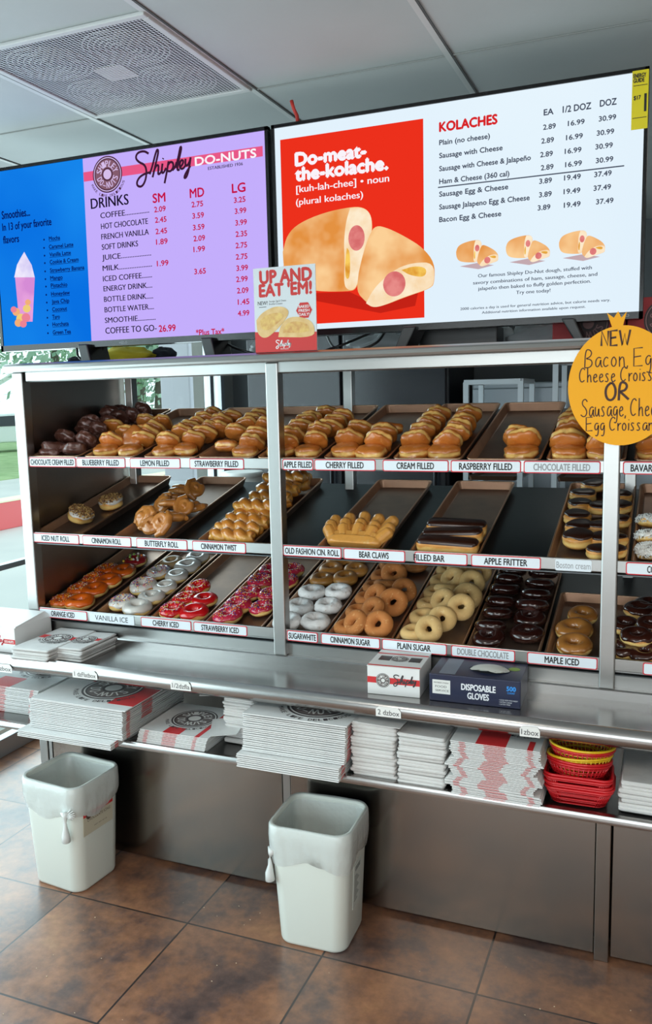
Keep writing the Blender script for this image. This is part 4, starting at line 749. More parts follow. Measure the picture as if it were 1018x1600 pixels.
I_OR = icing('orange_icing',(226,104,28)); I_VA = icing('vanilla_icing',(222,216,208)); I_CH = icing('cherry_icing',(214,32,36)); I_ST = icing('strawberry_icing',(206,52,78)); I_CO = icing('chocolate_icing',(66,34,26)); I_DC = icing('dark_chocolate_icing',(52,26,22)); I_MA = icing('maple_icing',(170,114,58)); I_RD = icing('candy_red_icing',(168,44,50)); I_BC = icing('cocoa_icing',(58,32,22), .3,.3)
SPR = [mat('sprinkle_%s'%n, c, .4) for n,c in (('white',(240,236,230)),('pink',(240,120,160)),('yellow',(244,206,70)),('blue',(60,70,170)),('purple',(110,50,120)),('orange',(240,130,50)))]
SPR2 = [mat('sprinkle_cream',(244,226,200),.4), SPR[5], mat('sprinkle_crimson',(150,36,46),.4), SPR[4], SPR[2]]
def wob(a, seed, k=1): return 1+k*(.030*math.sin(2*a+seed)+.022*math.sin(3*a+seed*2.3)+.012*math.sin(5*a+seed*.7))
def ring_pt(a, b, R, r, sz, seed, off=0):
    q = wob(a, seed); rr_ = (r+off)*(1+.05*math.sin(a*2+seed*3)); rad = R*q+rr_*math.cos(b)
    return (rad*math.cos(a), rad*math.sin(a), rr_*sz*math.sin(b))
def ring_mesh(nm, mt, R=.0315, r=.0195, sz=.92, seed=0, rough_=0):
    q = random.Random(int(seed*10)); b = MB()
    b.grid(lambda u,v: ring_pt(2*pi*u, 2*pi*v, R, r, sz, seed, rough_*(q.random()-.5)), 36, 18)
    return b.mesh(nm, mt, True)
def icing_mesh(mt, R=.0315, r=.0195, sz=.92, seed=0, low=.10):
    b = MB(); n = 36; k = 13; vs = []
    for i in range(n):
        a = 2*pi*i/n; lo = low+.22*math.sin(3*a+seed)+.14*math.sin(7*a+seed*2); hi = pi+.45+.12*math.sin(4*a)
        for j in range(k):
            bb = lo+(hi-lo)*j/(k-1); e = .0022 if 0 < j < k-1 else -.0012
            vs.append(ring_pt(a, bb, R, r, sz, seed, e))
    fs = [(i*k+j, ((i+1)%n)*k+j, ((i+1)%n)*k+j+1, i*k+j+1) for i in range(n) for j in range(k-1)]
    b.add(vs, fs); return b.mesh('icing', mt, True)
def sprinkle_mesh(mats, R=.0315, r=.0195, sz=.92, seed=0, n=120):
    q = random.Random(int(seed*31)+5); b = MB()
    for i in range(n):
        a = q.uniform(0,2*pi); bb = pi/2+q.gauss(0,.55); p = Vector(ring_pt(a,bb,R,r,sz,seed,.0028)); nn = (p-Vector((R*math.cos(a),R*math.sin(a),0))).normalized()
        t = nn.cross(Vector((q.gauss(0,1),q.gauss(0,1),q.gauss(0,1)))).normalized(); b.tube([p-t*.0026,p+t*.0026], .0011, 5, q.randrange(len(mats)))
    me = b.mesh('sprinkles', mats, True); return me
def shell_mesh(nm, mt, rx=.046, h=.0205, seed=0, hole=True, lump=.0):
    b = MB(); n = 32; k = 15; vs = []
    q = random.Random(int(seed*13)); dents = [(q.uniform(0,2*pi), q.uniform(.05,.16)) for _ in range(3)]
    for i in range(n):
        for j in range(k):
            a = 2*pi*i/n; ph = -pi/2+pi*(j+.25)/(k-.5)
            c = math.copysign(abs(math.cos(ph))**.62, math.cos(ph)); s_ = math.copysign(abs(math.sin(ph))**.8, math.sin(ph))
            rad = rx*c*wob(a,seed,1.5)*(1-.06*math.exp(-(ph/.18)**2))*(1+.02*math.sin(7*a+3*ph+seed)*math.cos(ph))
            if hole:
                da = (a-pi*1.5+pi)%(2*pi)-pi; rad -= .011*math.exp(-(da/.16)**2-(ph/.25)**2)
            for da0, dd in dents: da = (a-da0+pi)%(2*pi)-pi; rad *= 1-dd*.5*math.exp(-(da/.35)**2)*max(0,math.cos(ph))
            p = Vector((rad*math.cos(a), rad*math.sin(a), h*s_*(1+.08*math.sin(2*a+seed*4)*c))); e = lump*(mnoise.noise(p*32+Vector((seed*9,0,0)))+.5*mnoise.noise(p*75+Vector((0,seed*7,0)))); vs.append(tuple(p*(1+e/rx)))
    fs = [(i*k+j, ((i+1)%n)*k+j, ((i+1)%n)*k+j+1, i*k+j+1) for i in range(n) for j in range(k-1)]+[tuple(i*k for i in range(n-1,-1,-1)), tuple(i*k+k-1 for i in range(n))]
    b.add(vs, fs); return b.mesh(nm, mt, True)
def cap_mesh(nm, mt, rx=.046, h=.0205, seed=0, edge=.62):
    """icing sitting on the top of a filled shell"""
    b = MB(); n = 32; k = 8; vs = []
    for i in range(n):
        a = 2*pi*i/n; lo = edge+.10*math.sin(3*a+seed)+.07*math.sin(5*a+2*seed)
        for j in range(k):
            ph = lo+(pi/2-.05-lo)*j/(k-1); c = abs(math.cos(ph))**.62; s_ = math.copysign(abs(math.sin(ph))**.8, math.sin(ph)); e = .002 if j else -.001
            vs.append(((rx*c*wob(a,seed)+e)*math.cos(a), (rx*c*wob(a,seed)+e)*math.sin(a), h*s_*(1+.08*math.sin(2*a+seed*4)*c)+e))
    fs = [(i*k+j, ((i+1)%n)*k+j, ((i+1)%n)*k+j+1, i*k+j+1) for i in range(n) for j in range(k-1)]+[tuple(i*k+k-1 for i in range(n))]
    b.add(vs, fs); return b.mesh(nm, mt, True)
def fused(b, nm, mt, vox=.003, sm=4):
    o = b.build(nm, mt, None, True); m = o.modifiers.new('fuse','REMESH'); m.mode = 'VOXEL'; m.voxel_size = vox; m.use_smooth_shade = True
    s_ = o.modifiers.new('soften','SMOOTH'); s_.iterations = sm; s_.factor = .5
    bpy.context.view_layer.update(); me = baked(o); me.name = nm; return me
PROTO = {}
def proto(kind, fn, n=3): PROTO[kind] = [fn(1.7*i+.4) for i in range(n)]
BR = .051  # reference radius of a ring
proto('filled', lambda s: [('filled_doughnut', shell_mesh('filled_doughnut', D_FILL, .0485, .0225, s, True, .0075))], 6)
proto('chocfilled', lambda s: [('filled_doughnut', shell_mesh('filled_doughnut', D_CHOF, .047, .022, s, False, .009))], 5)
def ringkind(ic, spr=None, n=120, dm=None, low=.1): return lambda s: [('ring_doughnut', ring_mesh('ring_doughnut', dm or D_RING, seed=s)), ('icing', icing_mesh(ic, seed=s, low=low))]+([('sprinkles', sprinkle_mesh(spr, seed=s, n=n))] if spr else [])
proto('orange', ringkind(I_OR)); proto('orange_sprinkled', ringkind(I_OR, SPR2, 130)); proto('vanilla', ringkind(I_VA, low=-.1)); proto('vanilla_sprinkled', ringkind(I_VA, SPR, 130))
proto('cherry', ringkind(I_CH)); proto('cherry_sprinkled', ringkind(I_CH, [SPR2[0],SPR[1],SPR[2],SPR[4]], 120)); proto('strawberry', ringkind(I_ST, SPR, 140))
proto('maple', ringkind(I_MA)); proto('chociced', ringkind(I_CO)); proto('dblchoc', ringkind(I_DC, dm=D_DBL, low=-.75))
proto('tan', lambda s: [('ring_doughnut', ring_mesh('ring_doughnut', D_TAN, seed=s))],1)
for k_, m_ in (('sourcream',D_SOUR),('cinnamon',D_CINN),('plaincake',D_CAKE)): proto(k_, (lambda m_: lambda s: [('ring_doughnut', ring_mesh('ring_doughnut', m_, .031, .0205, .95, s))])(m_))
proto('powder', lambda s: [('ring_doughnut', ring_mesh('ring_doughnut', D_POWD, .031, .0205, .92, s, .0034))])
def candy(s):
    q = random.Random(3); out = ringkind(I_RD)(s); b = MB()
    for i in range(11): a = i*.57+.2; p = ring_pt(a, pi/2+q.gauss(0,.5), .0315,.0195,.92,s,.006); b.ball(p, .0055, m=q.randrange(4), nu=10, nv=6)
    return out+[('candy_bits', b.mesh('candy_bits', [SPR[0],SPR[2],SPR[5],mat('candy_green',(150,190,90),.4)], True))]
proto('candy', candy, 1)
def nut(s):
    q = random.Random(int(s*7)); b = MB()
    for i in range(300):
        a = q.uniform(0,2*pi); rad = .044*math.sqrt(q.random()); p = Vector((rad*math.cos(a),rad*math.sin(a),.0205*math.sqrt(max(0,1-(rad/.047)**3.2))**.8+.0028+q.uniform(0,.003)))
        e = q.uniform(.0022,.0042); st = len(b.v); b.box(-e,e,-e*.6,e*.6,-e*.5,e*.5,q.randrange(2)); b.xf(Matrix.Translation(p) @ Euler((q.uniform(0,6),q.uniform(0,6),q.uniform(0,6))).to_matrix().to_4x4(), st)
    return [('nut_topped_roll', shell_mesh('nut_topped_roll', D_BOST, .047, .0205, s, False)), ('icing', cap_mesh('icing', I_VA, .047,.0205,s,.3)), ('chopped_nuts', b.mesh('chopped_nuts', [mat('nut_tan',(196,158,98),.6), mat('nut_brown',(132,92,56),.6)]))]
proto('nut', nut, 2)
def coco(s):
    q = random.Random(int(s*7)); b = MB()
    for i in range(520):
        a = q.uniform(0,2*pi); ph = q.uniform(-.25,1.5); c = abs(math.cos(ph))**.62; rad = .0465*c; p = Vector((rad*math.cos(a),rad*math.sin(a),.021*max(-.2,math.copysign(abs(math.sin(ph))**.8,ph))+.001))
        t = Vector((q.gauss(0,1),q.gauss(0,1),q.gauss(0,.8))).normalized(); b.tube([p-t*.004,p+t*.0015+Vector((0,0,.0015)),p+t*.0055], .0012, 4, 0 if q.random() < .93 else 1)
    return [('coconut_doughnut', shell_mesh('coconut_doughnut', D_BOST, .046, .0205, s, False)), ('icing', cap_mesh('icing', I_VA, .046,.0205,s,.1)), ('shredded_coconut', b.mesh('shredded_coconut', [mat('coconut_white',(236,236,232),.8), mat('coconut_dark_fleck',(90,86,84),.8)]))]
proto('coconut', coco, 2)
proto('boston', lambda s: [('cream_doughnut', shell_mesh('cream_doughnut', D_BOST, .047, .0215, s, False)), ('icing', cap_mesh('icing', I_BC, .047, .0215, s, .55))])
def butterfly(s):
    b = MB(); q = random.Random(int(s*5)); n = 60; P = []; Q = []
    for i in range(n):
        t = i/(n-1); a = t*4.4*pi+s; rad = .004+.027*t; P.append((rad*math.cos(a)*1.2, rad*math.sin(a)*.92, .005*math.sin(a*.5)+.006*(1-t)+.0015*q.random())); Q.append(.0150+.003*math.sin(t*9+s))
    b.tube(P, Q, 10); b.tube([(-.055,.005,-.004),(-.03,.028,.004),(.005,.034,.006),(.04,.02,.002),(.056,-.006,-.004)], [.010,.016,.017,.016,.010], 10)
    return [('butterfly_roll', fused(b,'butterfly_roll', D_BUT, .0028, 2))]
proto('butterfly', butterfly, 3)
def twist(s):
    b = MB(); n = 40
    for k in (0,1):
        P = []; Q = []
        for i in range(n):
            t = i/(n-1); a = t*3.4*pi+k*pi+s; e = min(1, 4*t+.35, 4*(1-t)+.35); P.append(((t-.5)*.160, .0140*e*math.cos(a), .0120*e*math.sin(a))); Q.append(.0185*(.72+.28*e))
        b.tube(P, Q, 10)
    return [('cinnamon_twist', fused(b,'cinnamon_twist', D_TWI, .0028, 2))]
proto('twist', twist, 3)
def claw(s):
    b = MB(); q = random.Random(int(s*5))
    b.loft([[(x+.0,y*.5-.030,z) for x,y in rr(w_,.062,.026,5)] for w_,z in ((.14,-.021),(.168,-.013),(.178,.0),(.172,.013),(.14,.022))])
    for i in range(5):
        a = (i-2)*.30; x0 = (i-2)*.0350; ln = .066+.006*q.random()-(.004*abs(i-2))
        p0 = Vector((x0*.95,-.03,0)); d_ = Vector((math.sin(a),math.cos(a),0)); b.tube([p0,p0+d_*ln*.5,p0+d_*ln*.95,p0+d_*(ln+.009)], [.0180,.0200,.0205,.012], 10)
    return [('bear_claw', fused(b,'bear_claw', D_CLAW, .003, 3))]
proto('claw', claw, 2)
def bar(s):
    q = lambda w_,d_,z: [(x,y,z+.0015*math.sin(x*60+s)) for x,y in rr(w_,d_,min(w_,d_)*.34,6)]
    b = MB().loft([q(.168,.044,-.023),(q(.182,.056,-.016)),q(.184,.058,-.004),q(.186,.059,.006),q(.182,.055,.016),q(.170,.046,.022)])
    c = MB().loft([q(.1835,.0565,.0135),q(.1825,.0555,.0180),q(.172,.047,.0240),q(.12,.024,.0255)], cap0=False)
    return [('filled_bar', b.mesh('filled_bar', D_BOST, True)), ('icing', c.mesh('icing', I_BC, True))]
proto('bar', bar, 2)
# looks used in the labels
LOOK = {'filled':'glazed golden filled doughnut','chocfilled':'glazed chocolate filled doughnut','orange':'smooth orange-iced ring','orange_sprinkled':'sprinkled orange-iced ring','candy':'red-iced ring dotted with candy pieces',
 'vanilla':'white-iced ring','vanilla_sprinkled':'sprinkled white-iced ring','tan':'plain tan glazed ring','cherry':'smooth cherry-red iced ring','cherry_sprinkled':'sprinkled cherry-red iced ring','strawberry':'sprinkled pink-iced ring',
 'powder':'white sugar-coated ring','sourcream':'plain golden ring','cinnamon':'brown cinnamon-sugar ring','plaincake':'pale plain-sugar ring','dblchoc':'dark double-chocolate ring','maple':'tan maple-iced ring','chociced':'chocolate-iced ring',
 'nut':'nut-topped iced roll','butterfly':'glazed swirled butterfly roll','twist':'glazed golden cinnamon twist','claw':'glazed fingered bear claw','bar':'chocolate-topped filled bar','boston':'chocolate-topped cream doughnut','coconut':'coconut-covered doughnut'}
CAT = {'nut':'roll','butterfly':'roll','twist':'twist','claw':'pastry','bar':'pastry'}
items = []
for rw, kind, x, y, h, tx, ty, r in PASTRIES:
    pans = [(cx,w,nm) for r_,cx,w,nm in PANS if r_ == rw]+([(1.078,.515,'MAPLE ICED')] if rw == 3 else [])
    cx, w, nm = min(pans, key=lambda p: max(0,abs(p[0]-x)-p[1]/2)+.001*abs(p[0]-x))
    items.append([rw,kind,x,y,h,tx,ty,r,cx,w,nm])
order = {}
for it in items:
    rw,kind,x,y,h,tx,ty,r,cx,w,nm = it
    if rw == 1 and tx == 0 and ty == 0: it[4] += .005
    rad = {'twist':.0,'claw':.0,'bar':.0,'butterfly':.05}.get(kind, r)
    lim = w/2-.008-rad*(.93 if (tx == 0 and ty == 0) else .85)
    if kind in ('twist','claw','bar'): x = cx
    x = min(max(x, cx-lim), cx+lim); y = max(y, .016+.007+(.028 if kind in ('twist','bar') else .062 if kind == 'claw' else rad*.97))
    it[2] = x; it[3] = min(y, .600 if nm != 'MAPLE ICED' else .36)
    side = 'middle' if abs(x-cx) < .018 else ('window' if x < cx else 'sign')
    it.append(side)
cnt = {}
for it in sorted(items, key=lambda i: i[3]):
    key = (it[0], it[10], it[1], it[11]); cnt[key] = cnt.get(key,0)+1; it.append(cnt[key])
tot = cnt; idx = 0
NAMECOUNT = {}
for it in items:
    rw,kind,x,y,h,tx,ty,r,cx,w,nm,side,k = it; idx += 1
    var = PROTO[kind]; parts = var[idx % len(var)]
    ref = {'filled':.046,'chocfilled':.046,'boston':.047,'coconut':.046,'nut':.047}.get(kind, .051)
    sc = 1.0 if kind in ('twist','claw','bar') else min(1.06,max(.86, r/ref))
    if kind == 'butterfly': sc = min(.98, sc)
    n_ = tot[(rw,nm,kind,side)]
    if kind in ('claw','twist','bar'):
        lab = '%s behind the %s label, %s from the label'%(LOOK[kind], nm, ordinal(k))
    elif n_ == 1 and kind in ('candy','tan'): lab = '%s behind the %s label'%(LOOK[kind], nm)
    else: lab = '%s, %s from the %s label in the %s file'%(LOOK[kind], ordinal(k), nm, {'window':'window-side','sign':'sign-side','middle':'middle'}[side])
    q = Vector((0,0,1)).rotation_difference(Vector((tx+R_.uniform(-.05,.05),ty+R_.uniform(-.06,.06),1)).normalized()).to_matrix()
    yaw = R_.uniform(0,6.28)
    if kind in ('filled',): yaw = R_.uniform(-.5,.5)
    if kind in ('twist','claw','bar'): yaw = R_.uniform(-.06,.06)
    if kind == 'claw': yaw = 0
    M = Matrix.Rotation(TILT,3,'X') @ q @ Matrix.Rotation(yaw,3,'Z')
    o = link(parts[0][0], parts[0][1]); o.location = (x, y, ROWZ[rw]+.243*(y-.02)+h); o.rotation_euler = M.to_euler(); o.scale = (sc,sc,sc)
    tag(o, lab, CAT.get(kind,'doughnut'), 'pastries behind the %s label'%nm)
    for pn, pm in parts[1:]:
        c = link(pn, pm, o)
        if pn in ('sprinkles','chopped_nuts','shredded_coconut'): c['kind'] = 'stuff'
# ------------------------------------------------------------------ wall-size menu screens
def E_(z=0): return FACE((0,.1499-z,0))
def tv(name, label, x0, x1, z0, z1, screen_mat, bez):
    t = thing(name, label, 'screen', ((x0+x1)/2, .2, 1.772)); t.location = (0,0,0)
    MB().box(x0,x1,.156,.205,z0,z1).build('rear_casing', BLK, t, bevel=.008)
    b = MB(); lo = bez*1.9
    b.box(x0,x1,.145,.165,z1-bez,z1).box(x0,x1,.145,.165,z0,z0+lo).box(x0,x0+bez,.145,.165,z0,z1).box(x1-bez,x1,.145,.165,z0,z1)
    b.build('bezel', mat('glossy_black_bezel',(14,14,16),.18), t)
    s = MB().box(x0+bez,x1-bez,.150,.156,z0+lo,z1-bez).build('screen', screen_mat, t)
    return t, s
def lines(lst, name, m, parent, lift=.0006, bold=.0):
    for s_,x0,x1,z,c in lst: b = MB(); put_text(b, s_, x0, x1, z, c, E_(lift), 0, bold); b.build(name, m, parent, recalc=False)
def flat(poly, lift, name, m, parent): return MB().prism(poly, .1499-lift-.0003, .1499-lift).build(name, m, parent)
TK = emis('ink_black_lit', (22,14,40)); TRD = emis('ink_crimson_lit', (196,14,70)); TNV = emis('ink_navy_lit', (6,22,96)); TW = emis('ink_white_lit', (250,244,250))
ZB, ZT = 1.828, 2.478
tvl, scr = tv('menu_screen','wide drinks menu screen with blue smoothie panel and lilac price list',-1.187,-.062,ZB,ZT,emis('lilac_screen',(196,174,252)),.011)
px = -.772
flat([(-1.176,ZB+.02),(px-.008,ZB+.02),(px,ZT-.011),(-1.176,ZT-.011)], 0, 'smoothie_panel', emis_noise('blue_panel',(8,112,226),(26,142,240),1.4), scr)
band = L_MISC['band']; flat([(px,2.391),(-.083,2.391),(-.083,2.422),(px,2.422)], .0002, 'pink_banner', emis('pink_banner_lit',(232,88,136)), scr)
b = MB(); emblem(b, L_MISC['emb'][0][0], 2.404, .060, FACE((0,.1494,0)), .0002, (0,1,2)); b.build('round_badge', [emis('badge_dark_lit',(74,40,62)), emis('badge_light_lit',(214,190,236)), emis('badge_brown_lit',(132,92,110))], scr, recalc=False)
b = MB(); put_script(b, -.560,-.344, 2.345, 2.466, FACE((0,.1490,0)), .062); b.build('cursive_name', emis('ink_plum_lit',(58,26,52)), scr, recalc=False)
lines(L_BLACK, 'drink_line', TK, scr, .0006, .019); lines(L_RED, 'price', TRD, scr, .0006, .024); lines(L_WHITE, 'banner_text', TW, scr, .0010, .03); lines(L_NAVY, 'smoothie_heading', TNV, scr, .0008, .022)
o = lines(L_LIST, 'flavour_name', TNV, scr, .0008, .03)
b = MB()
for s_,x0,x1,z,c in L_LIST: b.box(x0,x1,.1487,.1490,z-.004,z-.0025); disc(b, x0-.022, z+.005, .0035, FACE((0,.1488,0)), n=10)
b.build('underlines', TNV, scr, recalc=False)
# the pictured drink
c = L_MISC['cup']; flat(c, .0004, 'smoothie_cup', emis_noise('smoothie_pink',(214,140,214),(238,170,226),9), scr)
flat(L_MISC['swirl'], .0006, 'cream_swirl', emis_noise('smoothie_cream',(214,206,246),(244,238,255),18), scr)
b = MB(); fx, fz = L_MISC['fruit'][0]; q = random.Random(2)
for i,(dx,dz,r_) in enumerate([(.005,-.005,.018),(-.006,.004,.014),(.025,-.030,.022),(.012,-.045,.018),(.048,-.028,.020),(.055,.004,.018),(.062,.026,.013),(.034,-.050,.016)]): disc(b, fx+dx, fz+dz, r_, FACE((0,.1491-i*.00005,0)), i%3, n=14, sq=.8)
b.build('fruit_pieces', [emis('fruit_peach_lit',(242,176,120)), emis('fruit_pink_lit',(236,132,150)), emis('fruit_yellow_lit',(240,206,120))], scr, recalc=False)
def maker(b, x, z, k=1): put_text(b, 'VIZIO', x, x+.034*k, z, .007*k, FACE((0,.1446,0)))
b = MB(); maker(b, -.66, ZB+.006); b.build('maker_mark', mat('silver_mark',(150,152,158),.4), tvl, recalc=False)
for x in (-.80,-.30):
    f = MB().prism([(x-.02,ZB+.01),(x+.02,ZB+.01),(x+.035,1.774),(x-.005,1.774)],.12,.24).build('stand_leg', BLK, tvl, bevel=.004)
tvr, scr = tv('menu_screen','wide kolache menu screen with big red panel beside a white price list',-.050,1.054,ZB,ZT,emis_noise('white_screen',(224,240,252),(232,246,254),.8),.010)
x0, z0 = R_RECT[0]; x1 = .4385; zb = 1.864
flat([(x0,zb),(x1,zb),(x1,2.432),(x0,2.432)], 0, 'red_panel', emis('red_panel_lit',(236,48,28)), scr)
lines(R_WHITE, 'headline', TW, scr, .0006, .06); lines(R_WHITE2, 'subheading', TW, scr, .0006, .018)
SL = emis('ink_slate_lit',(66,74,92)); lines(R_DARK, 'list_entry', SL, scr, .0006, .026); lines(R_PARA, 'small_print_line', SL, scr, .0006, .018); lines(R_RED, 'list_heading', emis('ink_red_lit',(216,36,40)), scr, .0006, .045)
(xa,za),(xb,zb_) = R_LINE; flat([(xa,za-.0016),(xb,za-.0016),(xb,za+.0016),(xa,za+.0016)], .0005, 'divider_line', SL, scr)
KB = emis_noise('kolache_crust_lit',(228,146,66),(252,208,150),8); KI = emis_noise('kolache_crumb_lit',(248,216,172),(254,236,206),22); KSA = emis_noise('sausage_lit',(214,108,108),(232,140,136),30); KE = emis_noise('egg_lit',(222,150,50),(250,206,96),30); KS = emis('kolache_shadow_print_lit',(196,34,22))
def kolache(parent, M2, k, shadow=True):
    """two cut sausage rolls printed on the screen; M2 maps picture points"""
    f = lambda l: [M2(p) for p in l]
    n = 0
    for key, m_, nm in (('r1',KB,'crust'),('f1',KI,'crumb'),('e1',KE,'filling'),('s1',KSA,'sausage'),('r2',KB,'crust'),('f2',KI,'crumb'),('e2',KE,'filling'),('s2',KSA,'sausage')):
        n += 1; P = KOL[key]
        if key[0] == 's':
            c_, a_, b_2 = P; rx = math.dist(c_,a_); rz = math.dist(c_,b_2); P = [(c_[0]+rx*math.cos(t*pi/14)*.95, c_[1]+rz*math.sin(t*pi/14)*.95) for t in range(28)]
        else:
            P = smooth_path(list(P)+[P[0]], 2)[:-1]
        flat(f(P), .0008+.0003*n, nm, m_, parent)
big = bpy.data.objects.new('kolache_picture', MB().prism([(.0,1.962),(.20,1.955),(.30,1.905),(.42,1.94),(.41,1.90),(.30,1.885),(.02,1.95)], .1491,.1493).mesh('kolache_picture', KS)); COL.objects.link(big); big.parent = tvr
kolache(big, lambda p: p, 1)
for cx_, cz_ in R_SMALL:
    s_ = bpy.data.objects.new('kolache_thumbnail', MB().prism([(cx_-.05,cz_-.034),(cx_+.005,cz_-.046),(cx_+.05,cz_-.038),(cx_+.0,cz_-.028)], .1495,.1497).mesh('kolache_thumbnail', emis('thumbnail_shadow_print_lit',(196,170,176)))); COL.objects.link(s_); s_.parent = tvr
    kolache(s_, (lambda cx_,cz_: lambda p: (cx_+(p[0]-.22)*.25, cz_+(p[1]-2.06)*.25))(cx_,cz_), .25)
b = MB(); maker(b, .985, ZB+.006); b.build('maker_mark', MATS['silver_mark'], tvr, recalc=False)
for x in (.40,.86): MB().prism([(x-.02,ZB+.01),(x+.02,ZB+.01),(x-.012,1.774),(x-.048,1.774)] if x < .5 else [(x-.02,ZB+.01),(x+.015,ZB+.01),(x+.045,1.774),(x+.018,1.774)],.12,.24).build('stand_leg', BLK, tvr, bevel=.004)
e = MB().box(1.012,1.053,.1425,.1445,2.322,2.470).build('energy_tag', mat('yellow_tag',(226,206,20),.5), tvr); e['label'] = 'yellow energy tag with black print'
b = MB(); put_text(b,'ENERGY',1.015,1.046,2.452,.010,FACE((0,.1420,0)),0,.03); put_text(b,'GUIDE',1.015,1.042,2.440,.010,FACE((0,.1420,0)),0,.03); put_text(b,'$17',1.017,1.034,2.397,.010,FACE((0,.1420,0)),0,.03); b.box(1.043,1.049,.1419,.1422,2.365,2.410); b.box(1.015,1.050,.1419,.1422,2.4315,2.4330); b.box(1.015,1.050,.1419,.1422,2.350,2.3515); b.build('tag_print', BLKI, e, recalc=False)
# ------------------------------------------------------------------ poster and hanging sign
pt = thing('table_poster','small upright white and red breakfast poster standing between the two screens','poster',(0,0,0))
(xa,za),(xb,zb1),(xc,zc),(xd,zd) = P['c']; top = 2.0215; bot = 1.7725
MB().box(-.0465,.1565,-.0185,-.0160,bot,top).build('board', mat('poster_white',(206,212,216),.5), pt)
F = FACE((0,-.0187,0)); RP = mat('poster_red',(196,38,36),.5)
MB().prism([(-.0465,bot),(.1565,bot),(.1565,1.826),(-.0465,1.834)],-.0189,-.0185).build('red_band', RP, pt)
b = MB()
for s_,x0,x1,z,c_ in P_T: put_text(b, s_, x0, x1, z, c_, F, 0, .045)
b.build('headline', RP, pt, recalc=False)
b = MB()
for s_,x0,x1,z,c_ in P_S: put_text(b, s_, x0, x1, z, c_*.8, FACE((0,-.0187,0)) @ Matrix.Rotation(0,4,'Y'), 0, .01)
b.box(-.03,-.006,-.0189,-.0186,1.906,1.9075)
for i in range(2): put_text(b, ('Sausage, Egg & Cheese','Breakfast Croissant')[i], .004,.060-.012*i,1.920-.008*i,.005,F)
b.build('small_text', BLKI, pt, recalc=False)
hx, hz = P['hexa'][0]; b = MB(); disc(b, hx, hz, .026, FACE((0,-.0190,0)) @ Matrix.Translation((0,0,0)), 0, n=6)
for i,s_ in enumerate(('BAKED','FRESH','DAILY!')): put_text(b, s_, hx-.017,hx+.017,hz+.007-.0115*i,.008,FACE((0,-.0194,0)),1,.02)
b.build('hexagon_badge', [RP, mat('poster_white_ink',(232,232,232),.6)], pt, recalc=False)
CR = mat('printed_crust',(206,164,96),.5,noise=(40,(226,196,140),.5)); CF = mat('printed_egg_filling',(226,196,112),.5,noise=(70,(196,140,80),.5))
for key, (dx,dz), s_ in (('c1',(0,0),.78),('c2',(0,0),.78)):
    Pp = smooth_path(list(P[key])+[P[key][0]],2)[:-1]; o = MB().prism(Pp,-.0194,-.0186).build('croissant_picture', CR, pt)
    mx_ = sum(p[0] for p in Pp)/len(Pp); mz_ = sum(p[1] for p in Pp)/len(Pp); MB().prism([(mx_+(p[0]-mx_)*.72, mz_+(p[1]-mz_)*.55) for p in Pp],-.0198,-.0193).build('filling_picture', CF, o)
b = MB(); put_script(b, .022,.072,1.781,1.808,FACE((0,-.0192,0)),.09); put_text(b,'DO-NUTS',.038,.064,1.7785,.004,FACE((0,-.0192,0))); b.build('cursive_name', MATS['poster_white_ink'], pt, recalc=False)
sg = thing('hanging_sign','round orange handwritten ornament-shaped sign hung over the cabinet post','sign',(0,0,0))
cx_, cz_, rx_, rz_ = 1.012, 1.645, .1315, .153
poly = [(cx_+rx_*math.cos(2*pi*i/64), cz_+rz_*math.sin(2*pi*i/64)) for i in range(64)]
ORG = mat('orange_card',(244,168,14),.7)
MB().prism(poly,-.0475,-.0445).build('card_disc', ORG, sg)
MB().prism([(.988,1.792),(1.012,1.792),(1.022,1.832),(1.009,1.817),(1.001,1.834),(.991,1.818),(.974,1.831)],-.0476,-.0446).build('crown_tab', ORG, sg)
MB().tube([(1.0,-.046,1.815),(1.0,-.034,1.80),(.997,-.030,1.766)],.0012,6).build('string', WHT, sg)
b = MB(); F = FACE((0,-.0480,0)); F.translation = (0,-.0480,0)
for s_,x0,x1,z,h,w in (('NEW',.962,1.034,1.748,.038,.0052),('Bacon, Egg',.920,1.104,1.694,.046,.0028),('Cheese Croissant',.908,1.128,1.656,.038,.0028),('OR',.974,1.033,1.608,.046,.0060),('Sausage, Cheese',.914,1.128,1.567,.046,.0028),('Egg Croissant',.928,1.104,1.530,.036,.0028)): put_hand(b, s_, x0, x1, z, h, w, F)
b.build('handwriting', mat('marker_ink',(60,24,10),.6), sg, recalc=False)
# ------------------------------------------------------------------ things on top of the cabinet
def blob(c, rx, ry, rz, seed, nu=22, nv=12, k=.25):
    q = random.Random(seed); ph = [q.uniform(0,6) for _ in range(6)]
    b = MB(); rings = []
    for j in range(nv):
        t = pi*(j+.1)/(nv-.8); g = []
        for i in range(nu):
            a = 2*pi*i/nu; w = 1+k*(.5*math.sin(3*a+ph[0]+2*t)+.35*math.sin(5*a+ph[1]-3*t)+.3*math.sin(7*t+ph[2]+a))
            g.append((c[0]+rx*math.sin(t)*math.cos(a)*w, c[1]+ry*math.sin(t)*math.sin(a)*w, max(1.7725, c[2]-rz*math.cos(t)*w)))
        rings.append(g)
    return b.loft(rings)
t = blob((-.80,.36,1.80),.15,.06,.035,3).build('folded_apron', mat('yellow_cloth',(226,204,52),.8), None, True); tag(t,'yellow folded cloth lying under the drinks menu screen','cloth')
t = blob((-.66,.42,1.80),.05,.05,.032,8).build('dark_cap', mat('navy_cloth',(34,38,52),.8), None, True); tag(t,'dark crumpled cap lying beside the yellow cloth','cap')
t = blob((-.97,.30,1.785),.035,.04,.02,9).build('dark_cap', MATS['navy_cloth'], None, True); tag(t,'small dark cloth lump at the window end of the cabinet top','cloth')
